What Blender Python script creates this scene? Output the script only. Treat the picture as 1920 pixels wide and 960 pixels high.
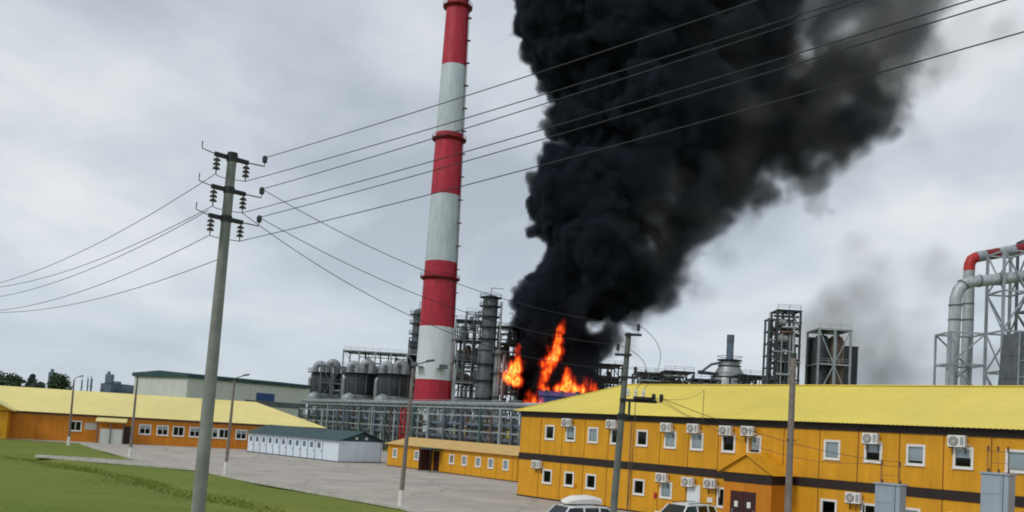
import bpy, bmesh, math, random
import numpy as np
from mathutils import Vector, Matrix, Quaternion
random.seed(7)
for o in list(bpy.data.objects): bpy.data.objects.remove(o)
sc = bpy.context.scene
COL = sc.collection

# ------------------------------------------------------------------ camera
FPX, PPX, PPY, EYE = 1700.0, 960.0, 700.0, 5.0
ROLL = math.radians(3.45)
PITCH = math.atan(104 * math.cos(ROLL) / FPX)
CR = Matrix.Rotation(math.pi/2 + PITCH, 3, 'X') @ Matrix.Rotation(ROLL, 3, 'Z')
CC = Vector((0, 0, EYE))
cam = bpy.data.cameras.new('camera'); camo = bpy.data.objects.new('camera', cam); COL.objects.link(camo)
camo.matrix_world = Matrix.Translation(CC) @ CR.to_4x4()
cam.sensor_fit = 'HORIZONTAL'; cam.sensor_width = 36.0; cam.lens = FPX/1920*36
cam.shift_y = (PPY-480)/1920
cam.clip_start = 0.1; cam.clip_end = 6000
sc.camera = camo
sc.render.resolution_x, sc.render.resolution_y = 1024, 512

# ------------------------------------------------------------------ world
SUN_DIR = Vector((-0.62, -0.50, 0.72)).normalized()
w = bpy.data.worlds.new('World'); sc.world = w; w.use_nodes = True
nt = w.node_tree; nt.nodes.clear()
def wn(t, **k):
    n = nt.nodes.new(t)
    for a, b in k.items(): setattr(n, a, b)
    return n
out = wn('ShaderNodeOutputWorld'); bg = wn('ShaderNodeBackground'); bg.inputs['Strength'].default_value = 0.1
sky = wn('ShaderNodeTexSky', sky_type='NISHITA', sun_disc=False)
sky.sun_elevation = math.asin(SUN_DIR.z); sky.sun_rotation = math.atan2(SUN_DIR.x, SUN_DIR.y)
tc = wn('ShaderNodeTexCoord'); sp = wn('ShaderNodeSeparateXYZ'); nt.links.new(tc.outputs['Generated'], sp.inputs[0])
def wmath(op, a, b=None):
    n = wn('ShaderNodeMath', operation=op)
    for i, v in enumerate((a, b)):
        if v is None: continue
        if isinstance(v, (int, float)): n.inputs[i].default_value = v
        else: nt.links.new(v, n.inputs[i])
    return n.outputs[0]
zc = wmath('ADD', wmath('MAXIMUM', sp.outputs[2], 0.0), 0.24)
cx = wmath('DIVIDE', sp.outputs[0], zc); cy = wmath('DIVIDE', sp.outputs[1], zc)
cb = wn('ShaderNodeCombineXYZ'); nt.links.new(cx, cb.inputs[0]); nt.links.new(cy, cb.inputs[1])
def wnoise(scale, detail, rough, dist, off):
    mp = wn('ShaderNodeMapping'); mp.inputs['Location'].default_value = off; mp.inputs['Rotation'].default_value = (0, 0, 0.5)
    mp.inputs['Scale'].default_value = (1, 0.8, 1); nt.links.new(cb.outputs[0], mp.inputs[0])
    n = wn('ShaderNodeTexNoise'); n.inputs['Scale'].default_value = scale; n.inputs['Detail'].default_value = detail
    n.inputs['Roughness'].default_value = rough; n.inputs['Distortion'].default_value = dist
    nt.links.new(mp.outputs[0], n.inputs['Vector']); return n.outputs[0]
n1 = wnoise(1.15, 6, 0.52, 0.35, (3.1, 1.7, 0)); n2 = wnoise(3.2, 5, 0.5, 0.2, (9.0, 4.0, 2))
nn = wmath('ADD', wmath('MULTIPLY', n1, 0.72), wmath('MULTIPLY', n2, 0.28))
cr = wn('ShaderNodeValToRGB'); nt.links.new(nn, cr.inputs[0])
e = cr.color_ramp.elements
e[0].position = 0.385; e[0].color = (0.415, 0.465, 0.525, 1)
e[1].position = 0.64; e[1].color = (0.80, 0.815, 0.82, 1)
m_ = cr.color_ramp.elements.new(0.50); m_.color = (0.575, 0.625, 0.675, 1)
hz = wn('ShaderNodeMapRange'); nt.links.new(sp.outputs[2], hz.inputs[0]); hz.inputs[1].default_value = 0.0; hz.inputs[2].default_value = 0.26; hz.inputs[3].default_value = 0.8; hz.inputs[4].default_value = 0.0
hm = wn('ShaderNodeMix', data_type='RGBA'); nt.links.new(hz.outputs[0], hm.inputs[0]); nt.links.new(cr.outputs[0], hm.inputs[6]); hm.inputs[7].default_value = (0.525, 0.60, 0.68, 1)
sc10 = wn('ShaderNodeVectorMath', operation='SCALE'); nt.links.new(hm.outputs[2], sc10.inputs[0]); sc10.inputs['Scale'].default_value = 10.0
mx = wn('ShaderNodeMix', data_type='RGBA'); mx.inputs[0].default_value = 0.93
nt.links.new(sky.outputs[0], mx.inputs[6]); nt.links.new(sc10.outputs[0], mx.inputs[7])
nt.links.new(mx.outputs[2], bg.inputs['Color']); nt.links.new(bg.outputs[0], out.inputs[0])

# ------------------------------------------------------------------ sun, exposure
sl = bpy.data.lights.new('sun', 'SUN'); sl.energy = 1.2; sl.angle = math.radians(14); sl.color = (1.0, 0.96, 0.9)
so = bpy.data.objects.new('sun', sl); COL.objects.link(so); so.rotation_euler = SUN_DIR.to_track_quat('Z', 'Y').to_euler(); so.location = (-40, -30, 80)
vs = sc.view_settings; vs.view_transform = 'Standard'; vs.look = 'None'; vs.exposure = 0.12; vs.gamma = 1.0; vs.use_curve_mapping = False
sc.render.engine = 'CYCLES'; sc.cycles.max_bounces = 6; sc.cycles.volume_bounces = 1; sc.cycles.transparent_max_bounces = 12
sc.cycles.volume_max_steps = 400; sc.cycles.filter_width = 1.9

# ------------------------------------------------------------------ where things stand (pixel of the photograph -> metres)
def ray(x, y): return CR @ Vector(((x-PPX)/FPX, -(y-PPY)/FPX, -1.0))
def at(x, y, d):
    r = ray(x, y); return CC + r*(d/r.y)
def onz(x, y, z=0.0):
    r = ray(x, y); return CC + r*((z-EYE)/r.z)
def onwall(x, y, p0, n):
    r = ray(x, y); return CC + r*(n.dot(p0-CC)/n.dot(r))

# ------------------------------------------------------------------ materials
MATS = {}
def M(name, col, rough=0.65, metal=0.0, var=0.12, scale=0.8, streak=0.0, bump=0.0, bscale=8.0, spec=0.4, dirt=None):
    m = bpy.data.materials.new(name); m.use_nodes = True; t = m.node_tree; b = t.nodes['Principled BSDF']
    b.inputs['Roughness'].default_value = rough; b.inputs['Metallic'].default_value = metal; b.inputs['Specular IOR Level'].default_value = spec
    g = t.nodes.new('ShaderNodeNewGeometry')
    def noise(sc_, vec=(1, 1, 1), det=5, ro=0.6):
        mp = t.nodes.new('ShaderNodeMapping'); mp.inputs['Scale'].default_value = vec; t.links.new(g.outputs['Position'], mp.inputs[0])
        n = t.nodes.new('ShaderNodeTexNoise'); n.inputs['Scale'].default_value = sc_; n.inputs['Detail'].default_value = det; n.inputs['Roughness'].default_value = ro
        t.links.new(mp.outputs[0], n.inputs['Vector']); return n.outputs[0]
    def rng(v, lo, hi, a=0.3, c=0.7):
        r = t.nodes.new('ShaderNodeMapRange'); r.inputs[1].default_value = a; r.inputs[2].default_value = c
        r.inputs[3].default_value = lo; r.inputs[4].default_value = hi; t.links.new(v, r.inputs[0]); return r.outputs[0]
    f = rng(noise(scale), 1-var, 1+var)
    if streak:
        s = rng(noise(2.2, (1, 1, 0.08), 4, 0.65), 1-streak, 1+streak*0.4)
        mm = t.nodes.new('ShaderNodeMath'); mm.operation = 'MULTIPLY'; t.links.new(f, mm.inputs[0]); t.links.new(s, mm.inputs[1]); f = mm.outputs[0]
    v = t.nodes.new('ShaderNodeVectorMath'); v.operation = 'SCALE'; v.inputs[0].default_value = col; t.links.new(f, v.inputs['Scale'])
    c = v.outputs[0]
    if dirt:
        mix = t.nodes.new('ShaderNodeMix'); mix.data_type = 'RGBA'; t.links.new(rng(noise(scale*0.45, (1, 1, 1), 7, 0.7), 0, 0.8, 0.5, 0.72), mix.inputs[0])
        t.links.new(c, mix.inputs[6]); mix.inputs[7].default_value = (*dirt, 1); c = mix.outputs[2]
    t.links.new(c, b.inputs['Base Color'])
    t.links.new(rng(noise(scale*3), max(rough-0.1, 0.02), min(rough+0.12, 1)), b.inputs['Roughness'])
    if bump:
        bn = t.nodes.new('ShaderNodeBump'); bn.inputs['Strength'].default_value = bump; bn.inputs['Distance'].default_value = 0.04
        t.links.new(noise(bscale), bn.inputs['Height']); t.links.new(bn.outputs[0], b.inputs['Normal'])
    MATS[name] = m; return m

M('ochre', (0.68, 0.325, 0.015), 0.5, streak=0.17, var=0.09, spec=0.3)
M('ochre_dark', (0.60, 0.21, 0.012), 0.5, streak=0.18, var=0.08, spec=0.3)
M('seam_brown', (0.22, 0.085, 0.012), 0.6)
M('brown', (0.022, 0.013, 0.011), 0.5, var=0.2)
M('roof_yellow', (0.76, 0.615, 0.11), 0.42, var=0.1, scale=0.15, streak=0.05, spec=0.4)
M('roof_cream', (0.78, 0.665, 0.25), 0.5, var=0.1, scale=0.15, streak=0.05)
M('white', (0.76, 0.74, 0.70), 0.5, var=0.06, streak=0.08)
M('white_cool', (0.68, 0.76, 0.84), 0.5, var=0.06, streak=0.1)
M('blind', (0.66, 0.74, 0.78), 0.6, var=0.08)
M('dark', (0.015, 0.015, 0.017), 0.6)
M('darksteel', (0.03, 0.031, 0.033), 0.55, 0.3, var=0.3)
M('steel', (0.125, 0.143, 0.158), 0.55, 0.2, var=0.25, streak=0.25)
M('steel_pale', (0.33, 0.37, 0.39), 0.5, 0.2, var=0.2, streak=0.2)
M('steel_dark', (0.052, 0.058, 0.066), 0.6, 0.2, var=0.3, streak=0.3)
M('steel_blue', (0.13, 0.18, 0.24), 0.55, 0.2, var=0.2, streak=0.2)
M('steel_rust', (0.16, 0.10, 0.075), 0.7, 0.1, var=0.3, streak=0.3)
M('green_steel', (0.07, 0.13, 0.115), 0.6, 0.1, var=0.3, streak=0.2)
M('insulation', (0.29, 0.31, 0.32), 0.45, 0.35, var=0.2, streak=0.3)
M('duct_silver', (0.43, 0.46, 0.48), 0.45, 0.3, var=0.15, streak=0.25)
M('concrete', (0.27, 0.275, 0.255), 0.85, var=0.18, scale=2.5, streak=0.15, bump=0.3, bscale=30)
M('pole_grey', (0.235, 0.25, 0.228), 0.85, var=0.22, scale=2.5, streak=0.25, bump=0.3, bscale=30)
M('pole_dark', (0.15, 0.165, 0.155), 0.85, var=0.22, scale=2.5, streak=0.3, bump=0.3, bscale=30)
M('wood_pole', (0.235, 0.20, 0.18), 0.85, var=0.2, scale=3, streak=0.3, bump=0.4, bscale=20)
M('galv', (0.34, 0.40, 0.47), 0.45, 0.15, var=0.08, streak=0.1)
M('porcelain', (0.02, 0.017, 0.018), 0.2, spec=0.6)
M('porcelain_brown', (0.10, 0.022, 0.012), 0.25, spec=0.6)
M('wire', (0.035, 0.04, 0.045), 0.5, 0.4)
M('ch_red', (0.44, 0.018, 0.042), 0.55, var=0.12, scale=0.12, streak=0.35)
M('ch_white', (0.52, 0.58, 0.62), 0.6, var=0.08, scale=0.12, streak=0.22)
M('ch_white_clean', (0.66, 0.70, 0.74), 0.6, var=0.07, scale=0.12, streak=0.16)
M('ch_rim', (0.20, 0.012, 0.018), 0.6, var=0.2)
M('soot', (0.02, 0.02, 0.021), 0.8)
M('teal_roof', (0.020, 0.062, 0.068), 0.45, var=0.15, streak=0.1)
M('cabin_roof', (0.58, 0.38, 0.13), 0.6, var=0.1, streak=0.1)
M('hall_wall', (0.60, 0.62, 0.57), 0.6, var=0.06, scale=0.2, streak=0.12)
M('blue_panel', (0.025, 0.075, 0.24), 0.5, var=0.15, streak=0.15)
M('kerb', (0.46, 0.45, 0.40), 0.85, var=0.15)
M('asphalt', (0.40, 0.362, 0.318), 0.85, var=0.16, scale=0.25, bump=0.25, bscale=14, dirt=(0.325, 0.30, 0.27))
M('carpaint', (0.70, 0.71, 0.72), 0.28, var=0.02, spec=0.5)
M('tyre', (0.02, 0.02, 0.02), 0.8)
M('rim', (0.45, 0.46, 0.47), 0.35, 0.7)
M('blue_tint', (0.06, 0.12, 0.20), 0.3)
M('door_brown', (0.045, 0.014, 0.013), 0.4, var=0.2)
M('paper', (0.72, 0.72, 0.70), 0.7)
M('bark', (0.07, 0.055, 0.04), 0.9, var=0.3)
M('leaf', (0.045, 0.075, 0.028), 0.7, var=0.45, scale=0.6)
M('leaf_far', (0.055, 0.075, 0.055), 0.7, var=0.35, scale=0.4)
M('far_haze_blue', (0.13, 0.17, 0.24), 0.7, var=0.2, scale=0.1, streak=0.15)  # blue haze of distance painted into the far towers' colour
M('red_paint', (0.45, 0.022, 0.02), 0.5, var=0.12, streak=0.12)
M('yellow_paint', (0.60, 0.45, 0.03), 0.5)

def yard_cracks():
    m = MATS['asphalt']; t = m.node_tree; b = t.nodes['Principled BSDF']; src = b.inputs['Base Color'].links[0].from_socket
    g = t.nodes.new('ShaderNodeNewGeometry'); n = t.nodes.new('ShaderNodeTexNoise'); n.inputs['Scale'].default_value = 0.35; n.inputs['Detail'].default_value = 5; t.links.new(g.outputs['Position'], n.inputs['Vector'])
    ad = t.nodes.new('ShaderNodeVectorMath'); ad.operation = 'MULTIPLY_ADD'; t.links.new(n.outputs['Color'], ad.inputs[0]); ad.inputs[1].default_value = (3, 3, 0); t.links.new(g.outputs['Position'], ad.inputs[2])
    v = t.nodes.new('ShaderNodeTexVoronoi'); v.feature = 'DISTANCE_TO_EDGE'; v.inputs['Scale'].default_value = 0.11; t.links.new(ad.outputs[0], v.inputs['Vector'])
    r = t.nodes.new('ShaderNodeMapRange'); r.inputs[1].default_value = 0.0; r.inputs[2].default_value = 0.022; r.inputs[3].default_value = 0.55; r.inputs[4].default_value = 0.0; t.links.new(v.outputs['Distance'], r.inputs[0])
    mx = t.nodes.new('ShaderNodeMix'); mx.data_type = 'RGBA'; t.links.new(r.outputs[0], mx.inputs[0]); t.links.new(src, mx.inputs[6]); mx.inputs[7].default_value = (0.17, 0.155, 0.14, 1)
    st = t.nodes.new('ShaderNodeTexNoise'); st.inputs['Scale'].default_value = 0.09; st.inputs['Detail'].default_value = 6; t.links.new(g.outputs['Position'], st.inputs['Vector'])
    sr = t.nodes.new('ShaderNodeMapRange'); sr.inputs[1].default_value = 0.55; sr.inputs[2].default_value = 0.75; sr.inputs[3].default_value = 0.0; sr.inputs[4].default_value = 0.6; t.links.new(st.outputs[0], sr.inputs[0])
    m2 = t.nodes.new('ShaderNodeMix'); m2.data_type = 'RGBA'; t.links.new(sr.outputs[0], m2.inputs[0]); t.links.new(mx.outputs[2], m2.inputs[6]); m2.inputs[7].default_value = (0.235, 0.225, 0.20, 1); t.links.new(m2.outputs[2], b.inputs['Base Color'])
yard_cracks()
def grass_mat():
    m = bpy.data.materials.new('grass'); m.use_nodes = True; t = m.node_tree; b = t.nodes['Principled BSDF']; b.inputs['Roughness'].default_value = 0.9
    b.inputs['Specular IOR Level'].default_value = 0.15
    g = t.nodes.new('ShaderNodeNewGeometry')
    def noise(s, d=5, vec=(1, 1, 1)):
        mp = t.nodes.new('ShaderNodeMapping'); mp.inputs['Scale'].default_value = vec; mp.inputs['Rotation'].default_value = (0, 0, 0.7); t.links.new(g.outputs['Position'], mp.inputs[0])
        n = t.nodes.new('ShaderNodeTexNoise'); n.inputs['Scale'].default_value = s; n.inputs['Detail'].default_value = d; n.inputs['Roughness'].default_value = 0.65
        t.links.new(mp.outputs[0], n.inputs['Vector']); return n.outputs[0]
    r = t.nodes.new('ShaderNodeValToRGB'); t.links.new(noise(0.12, 7, (0.5, 1.6, 1)), r.inputs[0])
    r.color_ramp.elements[0].position = 0.33; r.color_ramp.elements[0].color = (0.125, 0.18, 0.026, 1)
    r.color_ramp.elements[1].position = 0.68; r.color_ramp.elements[1].color = (0.20, 0.225, 0.045, 1)
    mr = t.nodes.new('ShaderNodeMapRange'); t.links.new(noise(5, 4), mr.inputs[0]); mr.inputs[1].default_value = 0.3; mr.inputs[2].default_value = 0.7; mr.inputs[3].default_value = 0.74; mr.inputs[4].default_value = 1.2
    v = t.nodes.new('ShaderNodeVectorMath'); v.operation = 'SCALE'; t.links.new(r.outputs[0], v.inputs[0]); t.links.new(mr.outputs[0], v.inputs['Scale'])
    t.links.new(v.outputs[0], b.inputs['Base Color'])
    bn = t.nodes.new('ShaderNodeBump'); bn.inputs['Strength'].default_value = 0.7; bn.inputs['Distance'].default_value = 0.12; t.links.new(noise(7, 6), bn.inputs['Height']); t.links.new(bn.outputs[0], b.inputs['Normal'])
    MATS['grass'] = m
grass_mat()
def glass_mat(nm='glass', tint=(0.90, 0.93, 0.94, 1)):
    m = bpy.data.materials.new(nm); m.use_nodes = True; t = m.node_tree; t.nodes.clear()
    o = t.nodes.new('ShaderNodeOutputMaterial'); mx = t.nodes.new('ShaderNodeMixShader'); tr = t.nodes.new('ShaderNodeBsdfTransparent'); gl = t.nodes.new('ShaderNodeBsdfGlossy')
    tr.inputs[0].default_value = tint; gl.inputs['Roughness'].default_value = 0.04; fr = t.nodes.new('ShaderNodeFresnel'); fr.inputs[0].default_value = 1.5
    t.links.new(fr.outputs[0], mx.inputs[0]); t.links.new(tr.outputs[0], mx.inputs[1]); t.links.new(gl.outputs[0], mx.inputs[2]); t.links.new(mx.outputs[0], o.inputs[0]); MATS[nm] = m
glass_mat(); glass_mat('car_glass', (0.16, 0.22, 0.26, 1))

# ------------------------------------------------------------------ builders
class MB:
    def __init__(s): s.v = []; s.f = []
    def add(s, vs, fs):
        n = len(s.v); s.v += [tuple(p) for p in vs]; s.f += [tuple(i+n for i in f) for f in fs]; return s
    def box(s, x0, x1, y0, y1, z0, z1):
        return s.add([(x0,y0,z0),(x1,y0,z0),(x1,y1,z0),(x0,y1,z0),(x0,y0,z1),(x1,y0,z1),(x1,y1,z1),(x0,y1,z1)],
                     [(3,2,1,0),(4,5,6,7),(0,1,5,4),(1,2,6,5),(2,3,7,6),(3,0,4,7)])
    def poly(s, pts): return s.add(pts, [tuple(range(len(pts)))])
    def prism(s, pts, off):
        n = len(pts); o = Vector(off); a = [Vector(p) for p in pts]
        return s.add(a+[p+o for p in a], [tuple(range(n))[::-1], tuple(range(n, 2*n))]+[(i, (i+1) % n, n+(i+1) % n, n+i) for i in range(n)])
    def beam(s, p, q, w, h=None):
        h = h or w; p = Vector(p); q = Vector(q); d = (q-p).normalized()
        u = d.cross(Vector((0,0,1))) if abs(d.z) < 0.95 else d.cross(Vector((0,1,0))); u.normalize(); v = u.cross(d)
        c = [(-1,-1),(1,-1),(1,1),(-1,1)]
        return s.add([p+u*a*w/2+v*b*h/2 for a, b in c]+[q+u*a*w/2+v*b*h/2 for a, b in c], [(3,2,1,0),(4,5,6,7),(0,1,5,4),(1,2,6,5),(2,3,7,6),(3,0,4,7)])
    def tube(s, pts, r, n=8, caps=True):
        pts = [Vector(p) for p in pts]; rs = r if isinstance(r, (list, tuple)) else [r]*len(pts)
        base = len(s.v); prev = None
        for i, p in enumerate(pts):
            d = (pts[min(i+1, len(pts)-1)]-pts[max(i-1, 0)]).normalized()
            u = (d.cross(Vector((0,0,1))) if abs(d.z) < 0.9 else d.cross(Vector((0,1,0)))) if prev is None else prev-d*prev.dot(d)
            u.normalize(); prev = u; v = d.cross(u)
            for k in range(n):
                a = 2*math.pi*k/n; s.v.append(tuple(p+(u*math.cos(a)+v*math.sin(a))*rs[i]))
        for i in range(len(pts)-1):
            for k in range(n):
                a = base+i*n+k; b = base+i*n+(k+1) % n; s.f.append((a, b, b+n, a+n))
        if caps:
            s.f.append(tuple(base+k for k in range(n))[::-1]); s.f.append(tuple(base+(len(pts)-1)*n+k for k in range(n)))
        return s
    def lathe(s, prof, n=24, c=(0,0)):
        base = len(s.v)
        for r, z in prof:
            for k in range(n):
                a = 2*math.pi*k/n; s.v.append((c[0]+r*math.cos(a), c[1]+r*math.sin(a), z))
        for i in range(len(prof)-1):
            for k in range(n):
                a = base+i*n+k; b = base+i*n+(k+1) % n; s.f.append((a, b, b+n, a+n))
        s.f.append(tuple(base+k for k in range(n))[::-1]); s.f.append(tuple(base+(len(prof)-1)*n+k for k in range(n)))
        return s
    def mesh(s, name, mat, smooth=False, bevel=0):
        me = bpy.data.meshes.new(name); me.from_pydata(s.v, [], s.f); me.materials.append(MATS[mat]); 
        if bevel:
            bm = bmesh.new(); bm.from_mesh(me); bmesh.ops.bevel(bm, geom=[x for x in bm.edges if x.is_manifold and x.calc_face_angle(0) > 0.6], offset=bevel, segments=1, affect='EDGES'); bm.to_mesh(me); bm.free()
        if smooth:
            me.shade_smooth() if hasattr(me, 'shade_smooth') else None
            try: me.set_sharp_from_angle(angle=math.radians(40))
            except Exception: pass
        me.update(); return me
    def build(s, name, mat, parent=None, smooth=False, bevel=0, loc=None):
        o = bpy.data.objects.new(name, s.mesh(name, mat, smooth, bevel)); COL.objects.link(o)
        if parent is not None: o.parent = parent
        if loc is not None: o.location = loc
        return o
def tag(o, label=None, cat=None, group=None, kind=None):
    for k, v in (('label', label), ('category', cat), ('group', group), ('kind', kind)):
        if v: o[k] = v
    return o
def thing(name, label, cat, loc=(0,0,0), rz=0.0, group=None):
    o = bpy.data.objects.new(name, None); COL.objects.link(o); o.location = loc; o.rotation_euler = (0, 0, rz); o.empty_display_size = 0.3
    return tag(o, label, cat, group)
def copy_tree(o, parent=None):
    c = o.copy(); COL.objects.link(c); c.parent = parent
    for ch in list(o.children): copy_tree(ch, c)
    return c
UNIT = {}
def unit(kind, mat):
    k = (kind, mat)
    if k not in UNIT:
        mb = MB()
        if kind == 'box': mb.box(-.5, .5, -.5, .5, 0, 1)
        else: mb.lathe([(1, 0), (1, 1)], 12)
        UNIT[k] = mb.mesh(kind+'_'+mat, mat, kind != 'box')
    return UNIT[k]
def bar(name, p, q, w, mat, parent, h=None, kind='box'):
    """one straight steel piece (shared mesh) from p to q"""
    p = Vector(p); q = Vector(q); d = q-p; L = d.length; z = d/L
    u = z.cross(Vector((0,0,1))) if abs(z.z) < 0.95 else Vector((1,0,0)); u.normalize(); v = z.cross(u)
    h = h or w
    o = bpy.data.objects.new(name, unit(kind, mat)); COL.objects.link(o); o.parent = parent
    m = Matrix((( u.x*w, v.x*h, z.x*L, p.x), (u.y*w, v.y*h, z.y*L, p.y), (u.z*w, v.z*h, z.z*L, p.z), (0,0,0,1)))
    o.matrix_basis = m; return o
def pipe(name, p, q, r, mat, parent): return bar(name, p, q, r, mat, parent, kind='tube')
def arc(c, a, b, a0, a1, n=8): return [Vector(c)+Vector(a)*math.cos(a0+(a1-a0)*i/n)+Vector(b)*math.sin(a0+(a1-a0)*i/n) for i in range(n+1)]

# ------------------------------------------------------------------ ground, yard
YARD = [onz(67,857), onz(367,882), onz(470,904), onz(753,954), Vector((-3,47,0)), Vector((-1,36,0)), Vector((2,22,0)), Vector((80,5,0)), Vector((110,70,0)), Vector((40,160,0)), Vector((-25,150,0)),
        Vector((-72,118,0)), Vector((-63,112.5,0)), onz(150,832), onz(180,842), onz(245,860), onz(285,867.5), onz(200,863), onz(67,855)]
DITCH = [onz(-60,840), onz(43,853), onz(133,870), onz(227,887), onz(297,903), onz(340,916), onz(480,942), onz(620,975), onz(700,1010)]
def dist_poly(x, y, P):
    best = 1e9
    for a, b in zip(P[:-1], P[1:]):
        dx, dy = b.x-a.x, b.y-a.y; t = max(0, min(1, ((x-a.x)*dx+(y-a.y)*dy)/(dx*dx+dy*dy))); px_, py_ = a.x+t*dx-x, a.y+t*dy-y
        d = math.hypot(px_, py_); side = 1 if dx*(y-a.y)-dy*(x-a.x) > 0 else -1
        if d < best: best = d; s = side
    return best*s
def ground():
    xs = [-2500, -900, -400, -200, -120] + list(np.arange(-90, 12, 0.75)) + [20, 40, 80, 160, 400, 900, 2500]
    ys = [-300, -60, 0, 15, 25] + list(np.arange(32, 100, 0.75)) + [110, 130, 170, 250, 400, 800, 1600, 3500]
    vs_ = []
    for y in ys:
        for x in xs:
            z = -0.02
            if -90 <= x <= 11 and 32 <= y <= 99:
                d = dist_poly(x, y, DITCH)
                z += -0.5*math.exp(-((d+0.2)/0.75)**2)*(0.75+0.25*math.sin(x*0.7)) - 0.05*(1+math.sin(x*0.5+y*0.3)*math.cos(y*0.41-x*0.13))
                if d < -0.5: z += 0.10*min(1, (-d-0.5)/6)-0.1
            vs_.append((x, y, z))
    nx = len(xs); fs = [(j*nx+i, j*nx+i+1, (j+1)*nx+i+1, (j+1)*nx+i) for j in range(len(ys)-1) for i in range(nx-1)]
    o = MB().add(vs_, fs).build('ground', 'grass', smooth=True); tag(o, 'mown green grass sheet reaching to the horizon', None, None, 'structure')
    o = MB().poly([(p.x, p.y, 0.02) for p in YARD]).build('yard', 'asphalt'); tag(o, 'grey paved yard between the lawn and the buildings', None, None, 'structure')
    k = bpy.data.objects.new('kerb', None); COL.objects.link(k); tag(k, 'pale kerb along the lawn edge', None, None, 'structure')
    for P in (YARD[0:6], YARD[13:19]):
        for a, b in zip(P[:-1], P[1:]):
            L = (b-a).length; n = max(1, int(L/1.5)); d = (b-a)/n
            for i in range(n):
                p = a+d*i; q = a+d*(i+0.97); bar('kerb_stone', (p.x, p.y, 0.06), (q.x, q.y, 0.06), 0.18, 'kerb', k, 0.16)
ground()
def grass_tufts():
    mb = MB(); rnd = random.Random(3)
    def blade(x, y, z, h, w_):
        a = rnd.uniform(0, 6.28); dx, dy = math.cos(a)*w_, math.sin(a)*w_; lx, ly = rnd.gauss(0, h*0.3), rnd.gauss(0, h*0.3)
        mb.add([(x-dx, y-dy, z), (x+dx, y+dy, z), (x+lx, y+ly, z+h)], [(0, 1, 2)])
    for a, b in zip(DITCH[1:-1], DITCH[2:]):
        for _ in range(int((b-a).length*16)):
            t = rnd.random(); p = a.lerp(b, t); o = rnd.gauss(0.4, 0.3); n = Vector((-(b-a).y, (b-a).x, 0)).normalized()
            blade(p.x+n.x*o, p.y+n.y*o, -0.45, rnd.uniform(0.15, 0.32), 0.03)
    for _ in range(60000):
        x = rnd.uniform(-50, 3); y = rnd.uniform(38, 84)
        if dist_poly(x, y, YARD[0:6]) > -0.4: continue
        if abs(x) > y*0.62: continue
        blade(x, y, -0.22, rnd.uniform(0.08, 0.16), 0.03)
    o = mb.build('grass', 'grass'); tag(o, 'rough taller grass blades growing over the lawn and along the ditch', 'grass', None, 'stuff')
grass_tufts()

# ------------------------------------------------------------------ shared building parts
def holes_panel(x0, x1, z0, z1, holes, th, y=0.0):
    """wall panel with front face on y, cut by rectangular openings"""
    mb = MB(); cx_ = x0
    for a, b, c, d in sorted(holes):
        if a > cx_: mb.box(cx_, a, y, y+th, z0, z1)
        if c > z0: mb.box(a, b, y, y+th, z0, c)
        if d < z1: mb.box(a, b, y, y+th, d, z1)
        cx_ = b
    if cx_ < x1: mb.box(cx_, x1, y, y+th, z0, z1)
    return mb
def window(parent, x0, x1, z0, z1, y=0.0, blind=None, mullion=0, fw=0.09, fmat='white', gap=None):
    f = MB(); p = 0.035
    f.box(x0-0.03, x1+0.03, y-p, y+0.09, z1-fw, z1+0.03).box(x0-0.03, x1+0.03, y-p, y+0.09, z0-0.03, z0+fw)
    f.box(x0-0.03, x0+fw, y-p, y+0.09, z0+fw, z1-fw).box(x1-fw, x1+0.03, y-p, y+0.09, z0+fw, z1-fw)
    fo = f.build('window', fmat, parent)
    MB().poly([(x0+fw, y+0.05, z0+fw), (x1-fw, y+0.05, z0+fw), (x1-fw, y+0.05, z1-fw), (x0+fw, y+0.05, z1-fw)]).build('pane', 'glass', fo)
    for k in range(mullion):
        xm = x0+(x1-x0)*(k+1)/(mullion+1); MB().box(xm-0.04, xm+0.04, y-0.02, y+0.08, z0+fw, z1-fw).build('mullion', fmat, fo)
    MB().box(x0-0.06, x1+0.06, y-0.09, y-p-0.002, z0-0.06, z0-0.02).build('sill', fmat, fo)
    if blind:
        b0 = z0+fw+(z1-z0-2*fw)*(1-blind); MB().box(x0+fw*0.5, x1-fw*0.5, y+0.10, y+0.115, b0, z1-fw*0.5).build('blind', 'blind', fo)
    return fo
def rib_roof(mb, o, ex, up, L, step=0.33, amp=0.035, hipL=0.0, hipR=0.0, x0=0.0):
    """corrugated sheet: o eave origin, ex unit along eave, up full slope vector; hip = run of the sloped end along the eave"""
    o = Vector(o); ex = Vector(ex); up = Vector(up); nrm = ex.cross(up).normalized()
    ss = []; s = 0.0
    while s < L:
        for f, a in ((0, 0), (0.45, 0), (0.55, 1), (0.9, 1)):
            if s+f*step < L: ss.append((s+f*step, a))
        s += step
    ss.append((L, 0)); 
    rows = []
    for s, a in ss:
        v = 1.0
        if hipL: v = min(v, s/hipL)
        if hipR: v = min(v, (L-s)/hipR)
        v = max(v, 0.0)
        rows.append((o+ex*s+nrm*amp*a, o+ex*s+up*v+nrm*amp*a*(1 if v > 0.02 else 0)))
    b = len(mb.v)
    for p, q in rows: mb.v += [tuple(p), tuple(q)]
    for i in range(len(rows)-1): mb.f.append((b+2*i, b+2*i+2, b+2*i+3, b+2*i+1))
    return mb

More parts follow.
